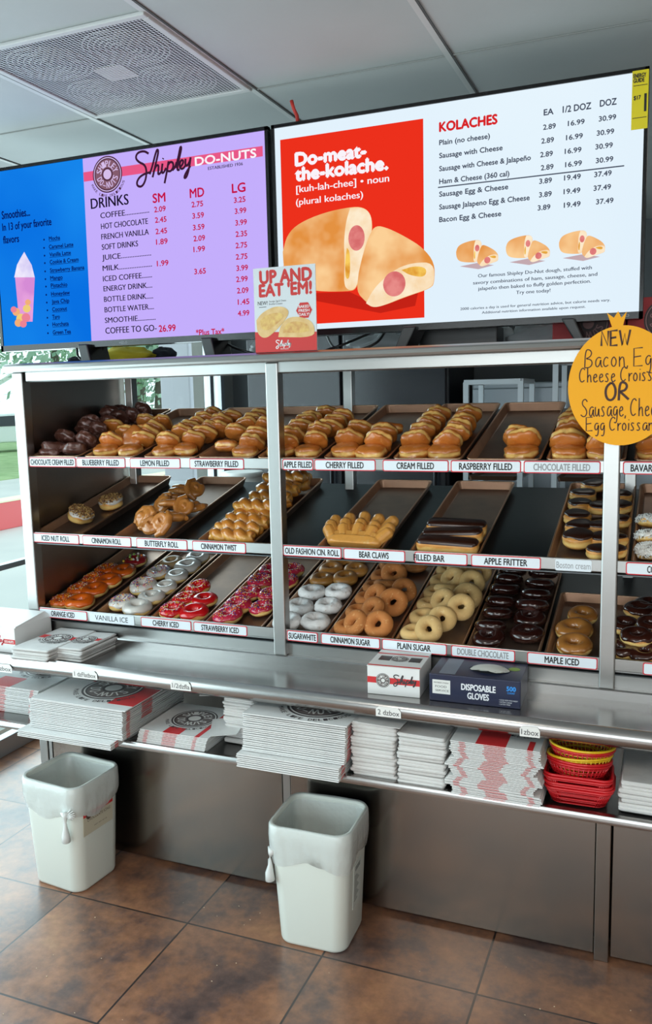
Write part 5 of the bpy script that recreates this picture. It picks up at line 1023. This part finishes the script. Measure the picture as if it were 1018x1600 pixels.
PLB = mat('clear_plastic_film',(206,212,214),.25,alpha=.55)
for i,(x,y,rx,lab) in enumerate([(-.17,.40,.09,'clear plastic bag bunched behind the small poster'),(.24,.42,.12,'clear plastic bag crumpled under the red half of the kolache screen'),(.60,.46,.08,'clear plastic bag lump behind the black box'),(.74,.42,.09,'clear plastic bag lump beside the red carton')]):
    t = blob((x,y,1.80),rx,.07,.045,20+i,k=.4).build('plastic_bag', PLB, None, True); tag(t, lab, 'bag', 'plastic bags on the cabinet top')
t = MB().box(.385,.635,.27,.38,1.7725,1.84).build('sound_box', BLK, None, bevel=.004); tag(t,'long black box standing under the kolache screen','box')
for i,(pp,lab) in enumerate([([(-.90,.22,1.84),(-.88,.2,1.80),(-.84,.2,1.781),(-.79,.2,1.80),(-.77,.22,1.85)],'thin black cable looping below the drinks menu screen'),([(-.30,.25,1.83),(-.22,.2,1.80),(-.12,.19,1.779),(-.05,.2,1.82),(-.02,.23,1.85)],'thick black cable bowed behind the small poster'),
    ([(.06,.3,1.84),(.12,.22,1.79),(.20,.2,1.779),(.26,.22,1.80),(.28,.26,1.84)],'black cable crossing under the red panel'),([(.22,.3,1.84),(.16,.2,1.80),(.10,.19,1.779),(.20,.24,1.78),(.33,.25,1.779)],'second black cable tangled beside the stand leg')]):
    P3 = [Vector(p) for p in pp]; Q = []
    for j in range(len(P3)-1):
        p0,p1,p2,p3 = P3[max(j-1,0)],P3[j],P3[j+1],P3[min(j+2,len(P3)-1)]
        for s_ in range(8): u = s_/8; Q.append(.5*((2*p1)+(p2-p0)*u+(2*p0-5*p1+4*p2-p3)*u*u+(3*p1-p0-3*p2+p3)*u**3))
    t = MB().tube(Q,.0045,6).build('cable', BLK, None, True); tag(t, lab, 'cable', 'cables under the screens')
RBX = mat('red_carton_print',(160,34,38),.6)
for i,(x0,x1,lab) in enumerate([(.80,1.005,'red printed carton behind the orange sign, nearer the window'),(1.01,1.215,'red printed carton at the far end behind the orange sign')]):
    t = MB().box(x0,x1,.26,.44,1.7725,1.895).build('shop_carton', RBX, None, bevel=.002); tag(t, lab, 'box', 'red cartons on the cabinet top')
    b = MB(); emblem(b,(x0+x1)/2,1.83,.058,FACE((0,.2597,0)),.0002,motto=False); b.build('round_badge', [mat('badge_black',(46,40,42),.6),mat('badge_rose',(150,110,108),.6),mat('badge_brown',(74,54,54),.6)], t, recalc=False)
# ------------------------------------------------------------------ flat cartons
EDGE = mat('board_edge', (214,214,212), .75)
def flat_mesh(nm, w, d, t, bands, slots=()):
    """one folded carton lying flat, origin at its front centre on the underside; bands = red stripes (x0, x1) as fractions"""
    cuts = sorted({0.,1.}|{q for b in bands for q in b}); b = MB()
    for a, c in zip(cuts, cuts[1:]):
        m = 1 if any(abs(a-q[0]) < 1e-6 for q in bands) else 0
        x0, x1 = -w/2+a*w, -w/2+c*w; st = len(b.f)
        (b.box(x0,x1,0,d,0,t*.5,1).box(x0,x1,0,d,t*.5,t,0) if m else b.box(x0,x1,0,d,0,t,0))
    me = b.mesh(nm, [CARD, REDP]); return me
def stack(nm, label, n, x, y0, z0, w, d, t, gap, bands, group, seed, jit=.002, shift=None, top_emblem=None, cat='carton', mirror=True):
    q = random.Random(seed); me = flat_mesh(nm, w, d, t, bands); me2 = flat_mesh(nm, w, d, t, [(1-b,1-a) for a,b in bands]); obs = []
    for i in range(n):
        dx, dy = shift(i) if shift else (0,0)
        o = link(nm, me2 if (mirror and (i//9) % 2) else me, None, (x+dx+q.uniform(-jit,jit), y0+dy+q.uniform(-jit,jit), z0+i*(t+gap)), (0,0,q.uniform(-.008,.008)))
        k = n-i; obs.append(o)
        tag(o, label%('topmost' if k == 1 else 'lowest' if i == 0 else ordinal(k)+' from the top'), cat, group)
    return obs
DARKS = [mat('print_charcoal',(66,60,62),.6), WHT, mat('print_grey',(110,100,98),.6)]
def top_art(o, w, d, t, red, cx, cy, r, rz=0):
    """printing on the top face of a flat carton"""
    for x0,x1,y0,y1 in red: MB().box(x0,x1,y0,y1,t,t+.0003).build('printed_band', REDP, o)
    e = MB(); emblem(e, 0, 0, r, TOPF(cx,cy,t+.0004,rz), .0002); e.build('round_badge', DARKS, o, recalc=False)
Z0 = .5625
A = stack('flat_carton','large flat white carton, %s of the stack behind the first bucket',22,-.605,-.286,Z0,.365,.36,.0029,.0026,[],'large cartons behind the first bucket',1,.0018,lambda i: (-.018,-.036) if i < 4 else (0,.0004*i), mirror=False)
A[-1].location.x += .014; A[-1].location.y -= .004
top_art(A[-1],.365,.36,.0029,[(-.09,.0,.20,.36),(.085,.183,.04,.20)],.02,.165,.105)
B = stack('flat_carton','small flat white carton, %s of the low stack under a loose card',13,-.270,-.242,Z0,.245,.24,.0022,.0015,[(.08,.14),(.36,.56),(.80,.85)],'low stack of small cartons',2,.0012,lambda i: (-.0010*(13-i)+.004,.0003*i), mirror=False)
top_art(B[-1],.245,.24,.0022,[(-.04,.02,.0,.05),(.075,.09,.0,.24)],.0,.13,.075)
o = MB().loft([[(-.205,-.10,.6115),(-.145,-.225,.6115),(-.07,-.19,.614),(-.09,-.06,.623)],[(-.205,-.10,.6125),(-.145,-.225,.6125),(-.07,-.19,.615),(-.09,-.06,.624)]]).build('loose_card', CARD); tag(o,'loose white card resting aslant on the low stack of small cartons','card')
C_ = stack('flat_carton','large flat white carton, %s of the tall stack below the upright bags',27,.150,-.268,Z0,.322,.35,.0033,.0028,[],'large cartons in the tall middle stack',3,.0018,lambda i: (-.007,-.022) if i < 7 else (.0002*i,.0002*i), mirror=False)
C_[-1].location.x += .008; C_[-1].location.y -= .012
top_art(C_[-1],.322,.35,.0033,[],.03,.13,.10)
for o in A[:-1]:
    MB().box(.182,.1827,.022,.040,.0002,.0026).build('red_side_print', REDP, o)
    if o in A[10:]: MB().box(.182,.1827,.105,.165,.0002,.0026).build('red_side_print', REDP, o)
for o in C_[:-1]: MB().box(.1605,.1612,.02,.05,.0002,.0026).build('red_side_print', REDP, o)
G = stack('flat_carton','red-banded flat white carton, %s of the stack beside the baskets',40,.722,-.248,Z0,.236,.26,.0022,.0016,[(.10,.17),(.38,.62),(.86,.92)],'red-banded cartons beside the baskets',4,.0016,lambda i: (.006*math.sin(i*.55)+(.0035 if i > 26 else -.004),.0), mirror=False)
for i,o in enumerate(G): o.location.x += (.0 if (i//7) % 2 else .012)*(1 if i < 33 else .4)
top_art(G[-1],.236,.26,.0022,[(-.05,.03,.0,.10),(.085,.10,.0,.06)],.06,.15,.06)
H = stack('flat_carton','white and red flat carton, %s of the stack at the window end',21,-1.035,-.165,Z0,.34,.34,.0026,.0019,[(.06,.10),(.45,.58),(.9,.94)],'cartons at the window end',5,.003,lambda i: (.0008*i,0), mirror=False)
top_art(H[-1],.34,.34,.0026,[(-.06,.04,.0,.09)],.04,.2,.08)
# ------------------------------------------------------------------ paper bags
PAPER = mat('bag_paper', (216,215,212), .8, noise=(18,(198,196,194),.6), bump=.25, bscale=40)
def bag_mesh(seed, w, d, t):
    q = random.Random(seed); ph = [q.uniform(0,6) for _ in range(5)]; b = MB(); L = []
    for z,ins in ((0,.004),(t*.25,.001),(t*.7,0),(t,.004)):
        L.append([(x*(1+.012*math.sin(y*40+ph[0]))+.001*math.sin(z*900+ph[3]), y+d/2+.0015*math.sin(x*70+ph[1]), z+.0016*math.sin(x*45+ph[2])*(1 if z else .4)+.0012*math.sin(y*35+ph[4])) for x,y in rr(w-2*ins,d-2*ins,.006,2)])
    b.loft(L); return b
def bag_stack(label, n, x, y0, z0, w, d, t, group, seed, sh=.004):
    q = random.Random(seed); ms = []
    for k in range(4):
        o = bag_mesh(seed*10+k, w, d, t).build('paper_bag', PAPER, None, False, bevel=0); ms.append(o.data); bpy.data.objects.remove(o)
    out = []
    for i in range(n):
        o = link('paper_bag', ms[i % 4], None, (x+q.uniform(-sh,sh), y0+q.uniform(-sh,sh), z0+i*t*.96), (0,0,q.uniform(-.02,.02))); k = n-i; out.append(o)
        tag(o, label%('topmost' if k == 1 else 'lowest' if i == 0 else ordinal(k)+' from the top'), 'bag', group)
    return out
bag_stack('white paper bag behind the tall carton stack, %s of its pile',18,-.085,-.15,Z0,.105,.27,.0092,'narrow pile of paper bags',1)
bag_stack('white paper bag under the 2 dzbox tag, %s of its pile',15,.386,-.236,Z0,.132,.30,.0112,'paper bags under the tag',2)
bag_stack('white paper bag beside the red-banded cartons, %s of its pile',14,.527,-.238,Z0,.136,.30,.0108,'paper bags beside the red-banded cartons',3)
bag_stack('white paper bag past the red baskets, %s of its pile',7,1.135,-.20,Z0,.19,.28,.0125,'paper bags past the baskets',4)
def flap(vs, label):
    o = MB().loft([vs,[(a,b,c+.0015) for a,b,c in vs]]).build('paper_bag', PAPER); tag(o, label, 'bag')
flap([(-.215,-.12,.729),(-.19,-.20,.727),(-.05,-.16,.731),(-.06,-.02,.731)],'single white paper bag jutting out from the narrow pile')
flap([(.335,-.20,.728),(.345,-.243,.727),(.470,-.245,.725),(.475,-.16,.727)],'single white paper bag lying across the pile under the 2 dzbox tag')
# bags and boxes on the serving ledge
ZL = .7875
p1 = bag_stack('printed white paper bag beside the takeout box, %s',6,-.805,-.243,ZL,.155,.255,.0075,'printed bags next to the window box',6,.006)
p2 = bag_stack('printed white paper bag above the 1 dzFlatbox tag, %s',6,-.690,-.196,ZL,.120,.20,.0072,'printed bags above the first flatbox tag',7,.005)
for o, w, d, cx in ((p1[-1],.155,.255,.01),(p2[-1],.120,.20,.0)):
    [MB().box(x0,x1,d*.5,d*.62,.0096,.0100).build('printed_band', REDP, o) for x0,x1 in ((-w/2+.01,-.02),(.03,w/2-.006))]
    e = MB(); emblem(e,0,0,w*.33,TOPF(cx,d*.52,.0101),.0002); e.build('round_badge', DARKS, o, recalc=False)
def shop_box(name, label, x0, x1, y0, y1, z0, h, arts):
    t = thing(name, label, 'box', ((x0+x1)/2,(y0+y1)/2,z0)); w = x1-x0; d = y1-y0
    MB().box(-w/2,w/2,-d/2,d/2,0,h).build('carton_body', mat('white_carton',(228,228,226),.5), t, bevel=.0015)
    return t, w, d
t, w, d = shop_box('pastry_box','small white carton with red band and round badge, beside the glove box',.347,.500,-.166,-.012,ZL,.082,None); t.rotation_euler.z = .05; 
F = FACE((0,-d/2-.0004,0)); b = MB(); b.prism([(-w/2,.034),(w/2,.034),(w/2,.052),(-w/2,.052)],-d/2-.0003,-d/2+.0001).build('printed_band', REDP, t)
e = MB(); emblem(e,-.030,.043,.021,F,.0002,motto=False); e.build('round_badge', DARKS, t, recalc=False)
e = MB(); put_script(e,.000,.066,.028,.064,FACE((0,-d/2-.0010,0)),.085); e.build('cursive_name', DARKS[0], t, recalc=False)
lid = MB().box(-w/2-.001,w/2+.001,-d/2-.001,d/2+.001,.0815,.084).build('lid', MATS['white_carton'], t, bevel=.001)
b = MB(); b.box(-w/2,w/2,.040,.048,.084,.0844).box(-w/2,w/2,-.072,-.064,.084,.0844); b.build('lid_band', REDP, lid); b = MB(); [b.box(x0,x1,-.02,.02,.084,.0845) for x0,x1 in ((-.06,-.026),(.03,.064))]; b.build('lid_slot', BLK, lid)
e = MB(); emblem(e,0,.0,.026,TOPF(0,.0,.0846),.0002,motto=False); e.build('lid_badge', DARKS, lid, recalc=False)
t = thing('glove_box','dark navy cardboard dispenser reading DISPOSABLE GLOVES on the serving ledge','box',(.655,-.085,ZL),(0,0,.03)); w, d, h = .250, .155, .078
NAVY = mat('navy_carton',(26,34,62),.35)
MB().box(-w/2,w/2,-d/2,d/2,0,h).build('carton_body', NAVY, t, bevel=.002)
F = FACE((0,-d/2-.0004,0)); b = MB(); put_text(b,'DISPOSABLE',-.035,.058,.040,.017,F,0,.03); put_text(b,'GLOVES',-.018,.040,.016,.017,F,0,.03)
for i,s_ in enumerate(('ONE SIZE FITS MOST','EXTRA LARGE','LATEX FREE')): put_text(b, '• '+s_, .068,.068+(.05,.034,.03)[i],.020-.006*i,.0035,F)
b.build('lettering', mat('white_ink',(228,230,234),.5), t, recalc=False)
b = MB(); put_text(b,'500',.088,.112,.049,.012,F,0,.04); put_text(b,'COUNT',.090,.110,.0405,.005,F,0,.02); b.build('count_lettering', mat('cyan_ink',(40,140,220),.5), t, recalc=False)
p = MB().box(-.116,-.066,-d/2-.0006,-d/2+.0005,.022,.062).build('white_panel', WHT, t); b = MB(); F2 = FACE((0,-d/2-.0008,0))
for i,(s_,sz) in enumerate((("MEMBER'S MARK",.0040),('FOOD',.0060),('SERVICE',.0055))): put_text(b, s_, -.112+.004*(i > 0), -.070-.006*(i == 1), (.052,.040,.029)[i], sz, F2)
b.build('panel_lettering', BLKI, p, recalc=False)
o = MB().box(-.10,-.055,-d/2+.01,d/2-.01,h,h+.0004).build('top_print', mat('grey_print',(120,128,140),.5), t)
op = MB(); disc(op,.0,.0,.058,TOPF(.03,.0,h+.0005),0,sq=.62); op.build('dispenser_opening', mat('opening_dark',(40,44,48),.6), t, recalc=False)
o = blob((.03,.0,h+.002),.05,.034,.012,31,k=.25); o.build('glove_film', mat('glove_film',(214,214,206),.3,alpha=.8), t, True)
# fix: the film must sit on the box, not on the cabinet top
fo = [c for c in bpy.data.objects if c.name.startswith('glove_film')][0]
for v in fo.data.vertices: v.co.z = h+max(.0006,(v.co.z-1.7725)*0+.010*max(0,1-((v.co.x-.03)/.055)**2-(v.co.y/.04)**2)+.002)
o = MB(); disc(o,.0,.0,.016,TOPF(.095,.02,h+.0006),0); o.build('lettuce_picture', mat('printed_green',(130,160,70),.5), t, recalc=False)
t, w, d = shop_box('takeout_box','large white takeout box with red script at the window end of the ledge',-1.20,-.915,-.185,.0,ZL,.088,None)
MB().loft([[(-w/2,-d/2+.006,.088),(w/2,-d/2+.006,.088),(w/2,d/2,.088),(-w/2,d/2,.088)],[(-w/2,-d/2+.006,.092),(w/2,-d/2+.006,.092),(w/2-.01,d/2-.02,.108),(-w/2+.01,d/2-.02,.108)]]).build('lid', MATS['white_carton'], t)
F = FACE((0,-d/2-.0005,0)); b = MB(); b.box(.092,w/2,-d/2-.0004,-d/2,.032,.048); b.build('printed_band', REDP, t); b = MB(); put_script(b,.0,.094,.022,.062,F,.08); b.build('cursive_name', mat('script_red',(196,40,56),.6), t, recalc=False)
b = MB(); put_text(b,'DO-NUTS',.097,.136,.036,.008,FACE((0,-d/2-.0008,0)),0,.03); b.build('lettering', WHT, t, recalc=False)
o = MB(); disc(o,.05,.0,.022,FACE((0,-d/2-.0006,.088)),0,sq=.5); o.build('finger_hole', mat('hole_shadow_board',(120,122,124),.8), t, recalc=False)
# ------------------------------------------------------------------ plastic baskets
PR = mat('red_plastic', (200,26,34), .35, coat=.2); PY = mat('yellow_plastic', (226,186,30), .35, coat=.2)
def basket(label, shape, x, y, z, m, tilt, sc=1):
    t = thing('serving_basket', label, 'basket', (x,y,z), tilt, 'plastic baskets on the stock shelf')
    if shape == 'oval': out = lambda s_: [(s_*.082*math.cos(2*pi*i/40), s_*.066*math.sin(2*pi*i/40)) for i in range(40)]; H_ = .045; bt = .74
    else: out = lambda s_: rr(.170*s_,.125*s_,.026,9); H_ = .042; bt = .80
    L = lambda f: [(px_,py_,f*H_) for px_,py_ in out((bt+(1-bt)*f)*sc)]
    MB().tube(L(1),.0036,7,0,True).build('rim', m, t, True)
    b = MB(); 
    for f in (.0,.33,.62,.86): b.tube(L(f),.0018,5,0,True)
    a, c = L(0), L(1)
    for i in range(len(a)): b.tube([a[i],c[i]],.0017,4)
    b.build('lattice_wall', m, t, True)
    MB().loft([[(p[0],p[1],-.0015) for p in a],[(p[0],p[1],.0005) for p in a]]).build('base', m, t)
for i,(lab,shape,dx,dy,z,m,tl) in enumerate([
  ('lowest rectangular red basket of the stack on the stock shelf','r',0,0,Z0+.003,PR,(0,.0,.02)),('second rectangular red basket up from the stock shelf','r',.002,.002,Z0+.010,PR,(0,.01,.03)),('third rectangular red basket up from the stock shelf','r',-.001,0,Z0+.0165,PR,(0,.0,.02)),
  ('fourth rectangular red basket up, lifted clear of the three below','r',-.004,0,Z0+.031,PR,(.0,.02,.06)),('topmost rectangular red basket, right below the oval ones','r',-.003,.002,Z0+.038,PR,(.0,.02,.05)),
  ('lowest oval red basket, tucked into the rectangular ones','o',-.004,.0,Z0+.060,PR,(-.08,.03,.1)),('second oval red basket up, below the lower yellow one','o',-.003,.0,Z0+.067,PR,(-.08,.03,.1)),
  ('lower of the two oval yellow baskets in the stack','o',.001,.002,Z0+.077,PY,(-.10,-.03,.15)),('oval red basket held between the two yellow ones','o',.004,.006,Z0+.097,PR,(-.05,.02,.1)),('topmost oval yellow basket under the serving ledge','o',.004,.008,Z0+.104,PY,(-.03,.02,.1))]):
    basket(lab, 'oval' if shape == 'o' else 'rect', .938+dx, -.155+dy, z, m, tl)
# ------------------------------------------------------------------ icing buckets used as bins
BKT = mat('bucket_plastic', (216,222,214), .38, coat=.1); LIN = mat('liner_film', (226,232,230), .2, alpha=.6, coat=.5, bump=.5, bscale=60); LINK = mat('liner_film_gathered', (228,232,230), .25, alpha=.85, coat=.4)
def bucket(label, x, y, rz, knot, seed):
    t = thing('plastic_bucket', label, 'bucket', (x,y,.0), (0,0,rz), 'white buckets on the floor')
    W0,D0,W1,D1,H_ = .215,.200,.252,.226,.380
    lev = lambda f: (W0+(W1-W0)*f, D0+(D1-D0)*f)
    R1 = lambda f,ins,z: [(a,b_,z) for a,b_ in rr(lev(f)[0]-2*ins, lev(f)[1]-2*ins, .042-ins*.5, 7)]
    b = MB().loft([R1(0,.008,.0),R1(0,.002,.004),R1(.02,0,.012),R1(.80,0,.31),R1(.93,0,.372),R1(.93,.001,H_),R1(.93,.005,H_),R1(.8,.005,.31),R1(.05,.005,.012),R1(.05,.03,.010)]); b.build('bucket_body', BKT, t, True)
    b = MB().loft([R1(1,-.001,.326),R1(1,-.003,.330),R1(1,-.003,.372),R1(1,-.001,H_+.002),R1(1,.006,H_+.002),R1(1,.008,.372),R1(1,.008,.326)],cap0=False,cap1=False); b.build('rim_band', BKT, t, True)
    q = random.Random(seed); ph = [q.uniform(0,6) for _ in range(6)]
    def lin(f,off,z,amp,k0):
        amp *= 1.7
        P0 = R1(1,-off,z); P = []; out = []
        for (a,b_,_z),(c,d_,_y) in zip(P0,P0[1:]+P0[:1]):
            ns = max(1,round(math.dist((a,b_),(c,d_))/.006)) if math.dist((a,b_),(c,d_)) > .05 else 1
            if ns > 1: ns = 26
            P += [(a+(c-a)*k/ns, b_+(d_-b_)*k/ns, z) for k in range(ns)]
        n = len(P)
        for i,(a,b_,zz) in enumerate(P): u = 2*pi*i/n; w = 1+amp*.42*(math.sin(9*u+ph[k0%6])+.7*math.sin(17*u+ph[(k0+1)%6])+.6*math.sin(31*u+ph[(k0+3)%6])+.4*math.sin(47*u+ph[(k0+4)%6]))+amp*.35; out.append((a*w,b_*w,zz+.008*amp/.012*math.sin(4*u+ph[(k0+2)%6])))
        return out
    MB().loft([lin(1,-.014,.24,.006,4),lin(1,-.0095,.365,.002,3),lin(1,.0005,H_+.0045,.001,0),lin(1,.0050,H_-.003,.001,0),lin(1,.0062,.345,.0035,1),lin(1,.0050,.315,.0055,2),lin(1,.002,.285,.009,3),lin(1,-.003,.268,.012,4)],cap0=False,cap1=False).build('liner_bag', LIN, t, True)
    kx, ky = knot
    kn = MB(); kn.tube([(kx,ky,.300),(kx*1.05,ky*1.06,.285),(kx*1.08,ky*1.09,.270),(kx*1.07,ky*1.08,.252),(kx*1.09,ky*1.1,.228),(kx*1.08,ky*1.09,.205),(kx*1.07,ky*1.08,.198)],[.018,.008,.005,.007,.013,.015,.004],10)
    for k in range(7): a = -.9+.3*k; kn.tube([(kx*1.03,ky*1.04,.288),(kx*(1-.0)+.045*math.cos(a)*(1 if abs(kx) < .1 else .2),ky*1.015+(.0 if abs(kx) < .1 else .05*math.cos(a)),.300+.025*math.sin(a))],[.003,.0015],5)
    kn.build('liner_knot', LINK, t, True); return t
b1 = bucket('white square bucket with a chocolate icing sticker on the floor near the window',-.742,-.155,-.10,(.085,-.117),3)
# sticker on the side facing the aisle
ST_ = MB().box(-.07,.07,-.0008,.0006,.0,.085).build('sticker', mat('aged_sticker',(196,190,168),.6), b1, loc=(.1180,-.006,.200), rot=(math.radians(2.9),0,pi/2))
b = MB(); b.box(-.07,.07,-.0012,-.0006,.066,.078); b.build('red_strip', REDP, ST_); b = MB(); disc(b,-.045,.068,.013,FACE((0,-.0016,0))); put_text(b,'CHOCOLATE ICING',-.052,.058,.046,.010,FACE((0,-.0012,0)),0,.0)
put_text(b,'NET WT 40 LB',-.02,.04,.018,.004,FACE((0,-.0012,0))); b.build('sticker_print', mat('brown_ink',(84,64,56),.6), ST_, recalc=False)
b2 = bucket('white square bucket with a knotted liner on the floor below the tall carton stack',.182,-.150,.03,(-.112,-.098),5)
S2 = MB().box(-.035,.035,-.0006,.0006,0,.14).build('side_label', mat('pale_label',(206,212,206),.6), b2, loc=(.1133,.0,.11), rot=(math.radians(2.9),0,pi/2))
b = MB(); [b.box(-.022,.022,-.0010,-.0005,.128-.005*k,.1305-.005*k) for k in range(3)]; [b.box(-.025,-.025+.02+.02*((k*7)%3)/2,-.0010,-.0005,.10-.008*k,.1025-.008*k) for k in range(11)]; b.build('label_print', mat('faded_ink',(90,96,94),.6), S2)
# ------------------------------------------------------------------ ceiling return grille
v = thing('ceiling_vent','square perforated ceiling vent with four round swirls behind its grille','vent',(-.4135,-.1425,ZC))
VP = mat('vent_paint',(196,198,198),.6)
b = MB(); w = .298; 
for x0,x1,y0,y1 in ((-w,w,-w,-w+.022),(-w,w,w-.022,w),(-w,-w+.022,-w+.022,w-.022),(w-.022,w,-w+.022,w-.022)): b.box(x0,x1,y0,y1,-.010,.0)
b.build('frame', VP, v, bevel=.003)
pm = bpy.data.materials.new('perforated_sheet'); pm.use_nodes = True; nt = pm.node_tree; bs = nt.nodes['Principled BSDF']; bs.inputs['Base Color'].default_value = srgb(200,202,206); bs.inputs['Roughness'].default_value = .5
tc = nt.nodes.new('ShaderNodeTexCoord'); vo = nt.nodes.new('ShaderNodeTexVoronoi'); vo.inputs['Scale'].default_value = 92; vo.inputs['Randomness'].default_value = 0; vo.voronoi_dimensions = '2D'; nt.links.new(tc.outputs['Object'], vo.inputs['Vector'])
gt = nt.nodes.new('ShaderNodeMath'); gt.operation = 'GREATER_THAN'; gt.inputs[1].default_value = .45; nt.links.new(vo.outputs['Distance'], gt.inputs[0]); nt.links.new(gt.outputs[0], bs.inputs['Alpha'])
MB().box(-w+.02,w-.02,-w+.02,w-.02,-.0065,-.0055).build('perforated_plate', pm, v)
DUCT = mat('vent_inside_dark',(44,42,44),.8); SWL = mat('swirl_pale_metal',(150,150,152),.6)  # backing coloured dark so the plate holes contrast
MB().box(-w+.02,w-.02,-w+.02,w-.02,-.0008,-.0003).build('backing', DUCT, v)
for i,(x,y) in enumerate([(-.155,.02),(.05,.155),(-.02,-.155),(.165,-.03)] if False else [(-.13,-.13),(.13,-.13),(-.13,.13),(.13,.13)]):
    b = MB()
    for r_ in (.118,.103,.088,.073,.058,.043,.028): b.tube([(x+r_*math.cos(2*pi*k/36),y+r_*math.sin(2*pi*k/36),-.0030) for k in range(36)],.0034,5,0,True)
    b.ball((x,y,-.003),.012,.012,.002); b.build('swirl_diffuser', SWL, v, True)
MB().box(-.05,.05,-.05,.05,-.0055,-.002).build('centre_plate', mat('vent_centre_plate',(214,212,206),.6), v); 
t = MB().tube([(.005,.300,2.575),(.012,.30,2.55),(.020,.305,2.53),(.022,.31,2.50)],.006,6).build('red_ribbon', mat('red_ribbon',(196,50,40),.6), None, True); tag(t,'short red ribbon end sticking up behind the two screens','ribbon')
t.location.z = -.020; t.location.y = -.115
# ------------------------------------------------------------------ kitchen behind the cabinet
BLKM = mat('black_enamel',(20,22,28),.3)
t = thing('proofer_cabinet','tall black two-door cabinet standing in the dark kitchen behind the shelves','cabinet',(-.55,2.55,0))
MB().box(-.70,.55,-.3,.35,.02,2.2).build('cabinet_body', BLKM, t, bevel=.01)
for x0,x1 in ((-.685,-.085),(-.065,.535)):
    dr = MB().box(x0,x1,-.325,-.302,.1,2.15).build('door', mat('black_door_panel',(26,28,34),.25), t, bevel=.006); MB().tube([(x1-.05,-.36,1.0),(x1-.05,-.36,1.5)],.012,8).build('handle', mat('dark_handle',(60,62,66),.3,.8), dr, True)
t = thing('steel_fridge','pale grey refrigerator glimpsed behind the bakery racks','fridge',(.62,2.62,0)); FR = steel('fridge_steel',(150,158,164),.4)
MB().box(-.52,.62,-.25,.33,.02,1.69).build('fridge_body', FR, t, bevel=.01); 
for x0,x1 in ((-.51,.045),(.055,.61)): dr = MB().box(x0,x1,-.275,-.252,.12,1.66).build('door', FR, t, bevel=.006); MB().tube([(x0+.05,-.31,.9),(x0+.05,-.31,1.3)],.01,8).build('handle', ALU, dr, True)
RK = mat('rack_aluminium',(190,198,204),.4,.3)
def rack(label, x0, x1, y0, y1, zt):
    t = thing('bakery_rack', label, 'rack', ((x0+x1)/2,(y0+y1)/2,0), group='bakery racks in the kitchen'); w, d = (x1-x0)/2, (y1-y0)/2
    for sx in (-1,1):
        for sy in (-1,1): MB().box(sx*w-.013,sx*w+.013,sy*d-.013,sy*d+.013,.10,zt).build('upright', RK, t)
    b = MB(); [b.box(-w,w,sy*d-.012,sy*d+.012,zt-.012,zt+.012) for sy in (-1,1)]; [b.box(sx*w-.012,sx*w+.012,-d,d,zt-.012,zt+.012) for sx in (-1,1)]; b.build('top_rail', RK, t)
    for k in range(12):
        z = .25+k*.105
        if z > zt-.12: break
        b = MB(); [b.box(sx*w-.02 if sx > 0 else sx*w+.012, sx*w-.012 if sx > 0 else sx*w+.02, -d, d, z, z+.006) for sx in (-1,1)]; b.build('runner', RK, t)
    for sx in (-1,1):
        for sy in (-1,1): MB().tube([(sx*w-.012,sy*d,.05),(sx*w+.012,sy*d,.05)],.05,14).build('caster', mat('caster_rubber',(50,50,52),.7), t)
    return t
r1 = (.185,.455,1.85,2.22); rack('silver bakery rack nearer the black cabinet, with one high top rail',*r1,1.69); r2 = (.62,.93,1.85,2.22); rack('silver bakery rack partly hidden by the orange sign',*r2,1.78)
for (x0,x1,y0,y1),nm in ((r1,'rack nearer the black cabinet'),(r2,'rack behind the orange sign')):
    for k in range(7,10):
        z = .25+k*.105+.0065
        o = MB().loft([[(a+(x0+x1)/2,b_+(y0+y1)/2,zz) for a,b_ in rr(x1-x0-.03-ins*2,y1-y0+.05-ins*2,.012,2)] for ins,zz in ((.006,z),(0,z+.022),(.003,z+.022),(.009,z+.002))]).build('sheet_pan', PANB); tag(o,'brown sheet pan, %s of three on the %s'%(('lowest','middle','topmost')[k-7],nm),'tray','pans on the bakery racks')
t = thing('work_table','steel kitchen work table behind the lower shelf gap','table',(-.95,1.62,0)); MB().box(-.6,.6,-.3,.3,.86,.90).build('table_top', ST, t, bevel=.004)
for sx in (-.56,.56):
    for sy in (-.26,.26): MB().box(sx-.02,sx+.02,sy-.02,sy+.02,0,.86).build('leg', ST, t)
t = thing('food_tub','white round plastic tub with a lid on the kitchen table','tub',(-.96,1.60,.90)); ring_ = lambda r_,z: [(r_*math.cos(2*pi*k/32),r_*math.sin(2*pi*k/32),z) for k in range(32)]
MB().loft([ring_(.09,0),ring_(.105,.335)]).build('tub_body', WHT, t, True); MB().loft([ring_(.112,.328),ring_(.113,.345),ring_(.106,.352),ring_(.08,.350)]).build('lid', WHT, t, True)
q = random.Random(4); b = MB()
for i in range(70):
    x, y = q.uniform(-.6,1.2), q.uniform(-1.0,-.06)
    if abs(x-.18) < .16 and y > -.32: continue
    e = q.uniform(.0009,.0024); b.ball((x,y,e*.5),e,e*q.uniform(.5,1),e*.5,6,4)
cr = b.build('crumbs', mat('pale_crumb',(216,196,166),.8)); tag(cr,'pale crumbs scattered over the floor tiles','crumbs'); cr['kind'] = 'stuff'
bpy.context.view_layer.update()
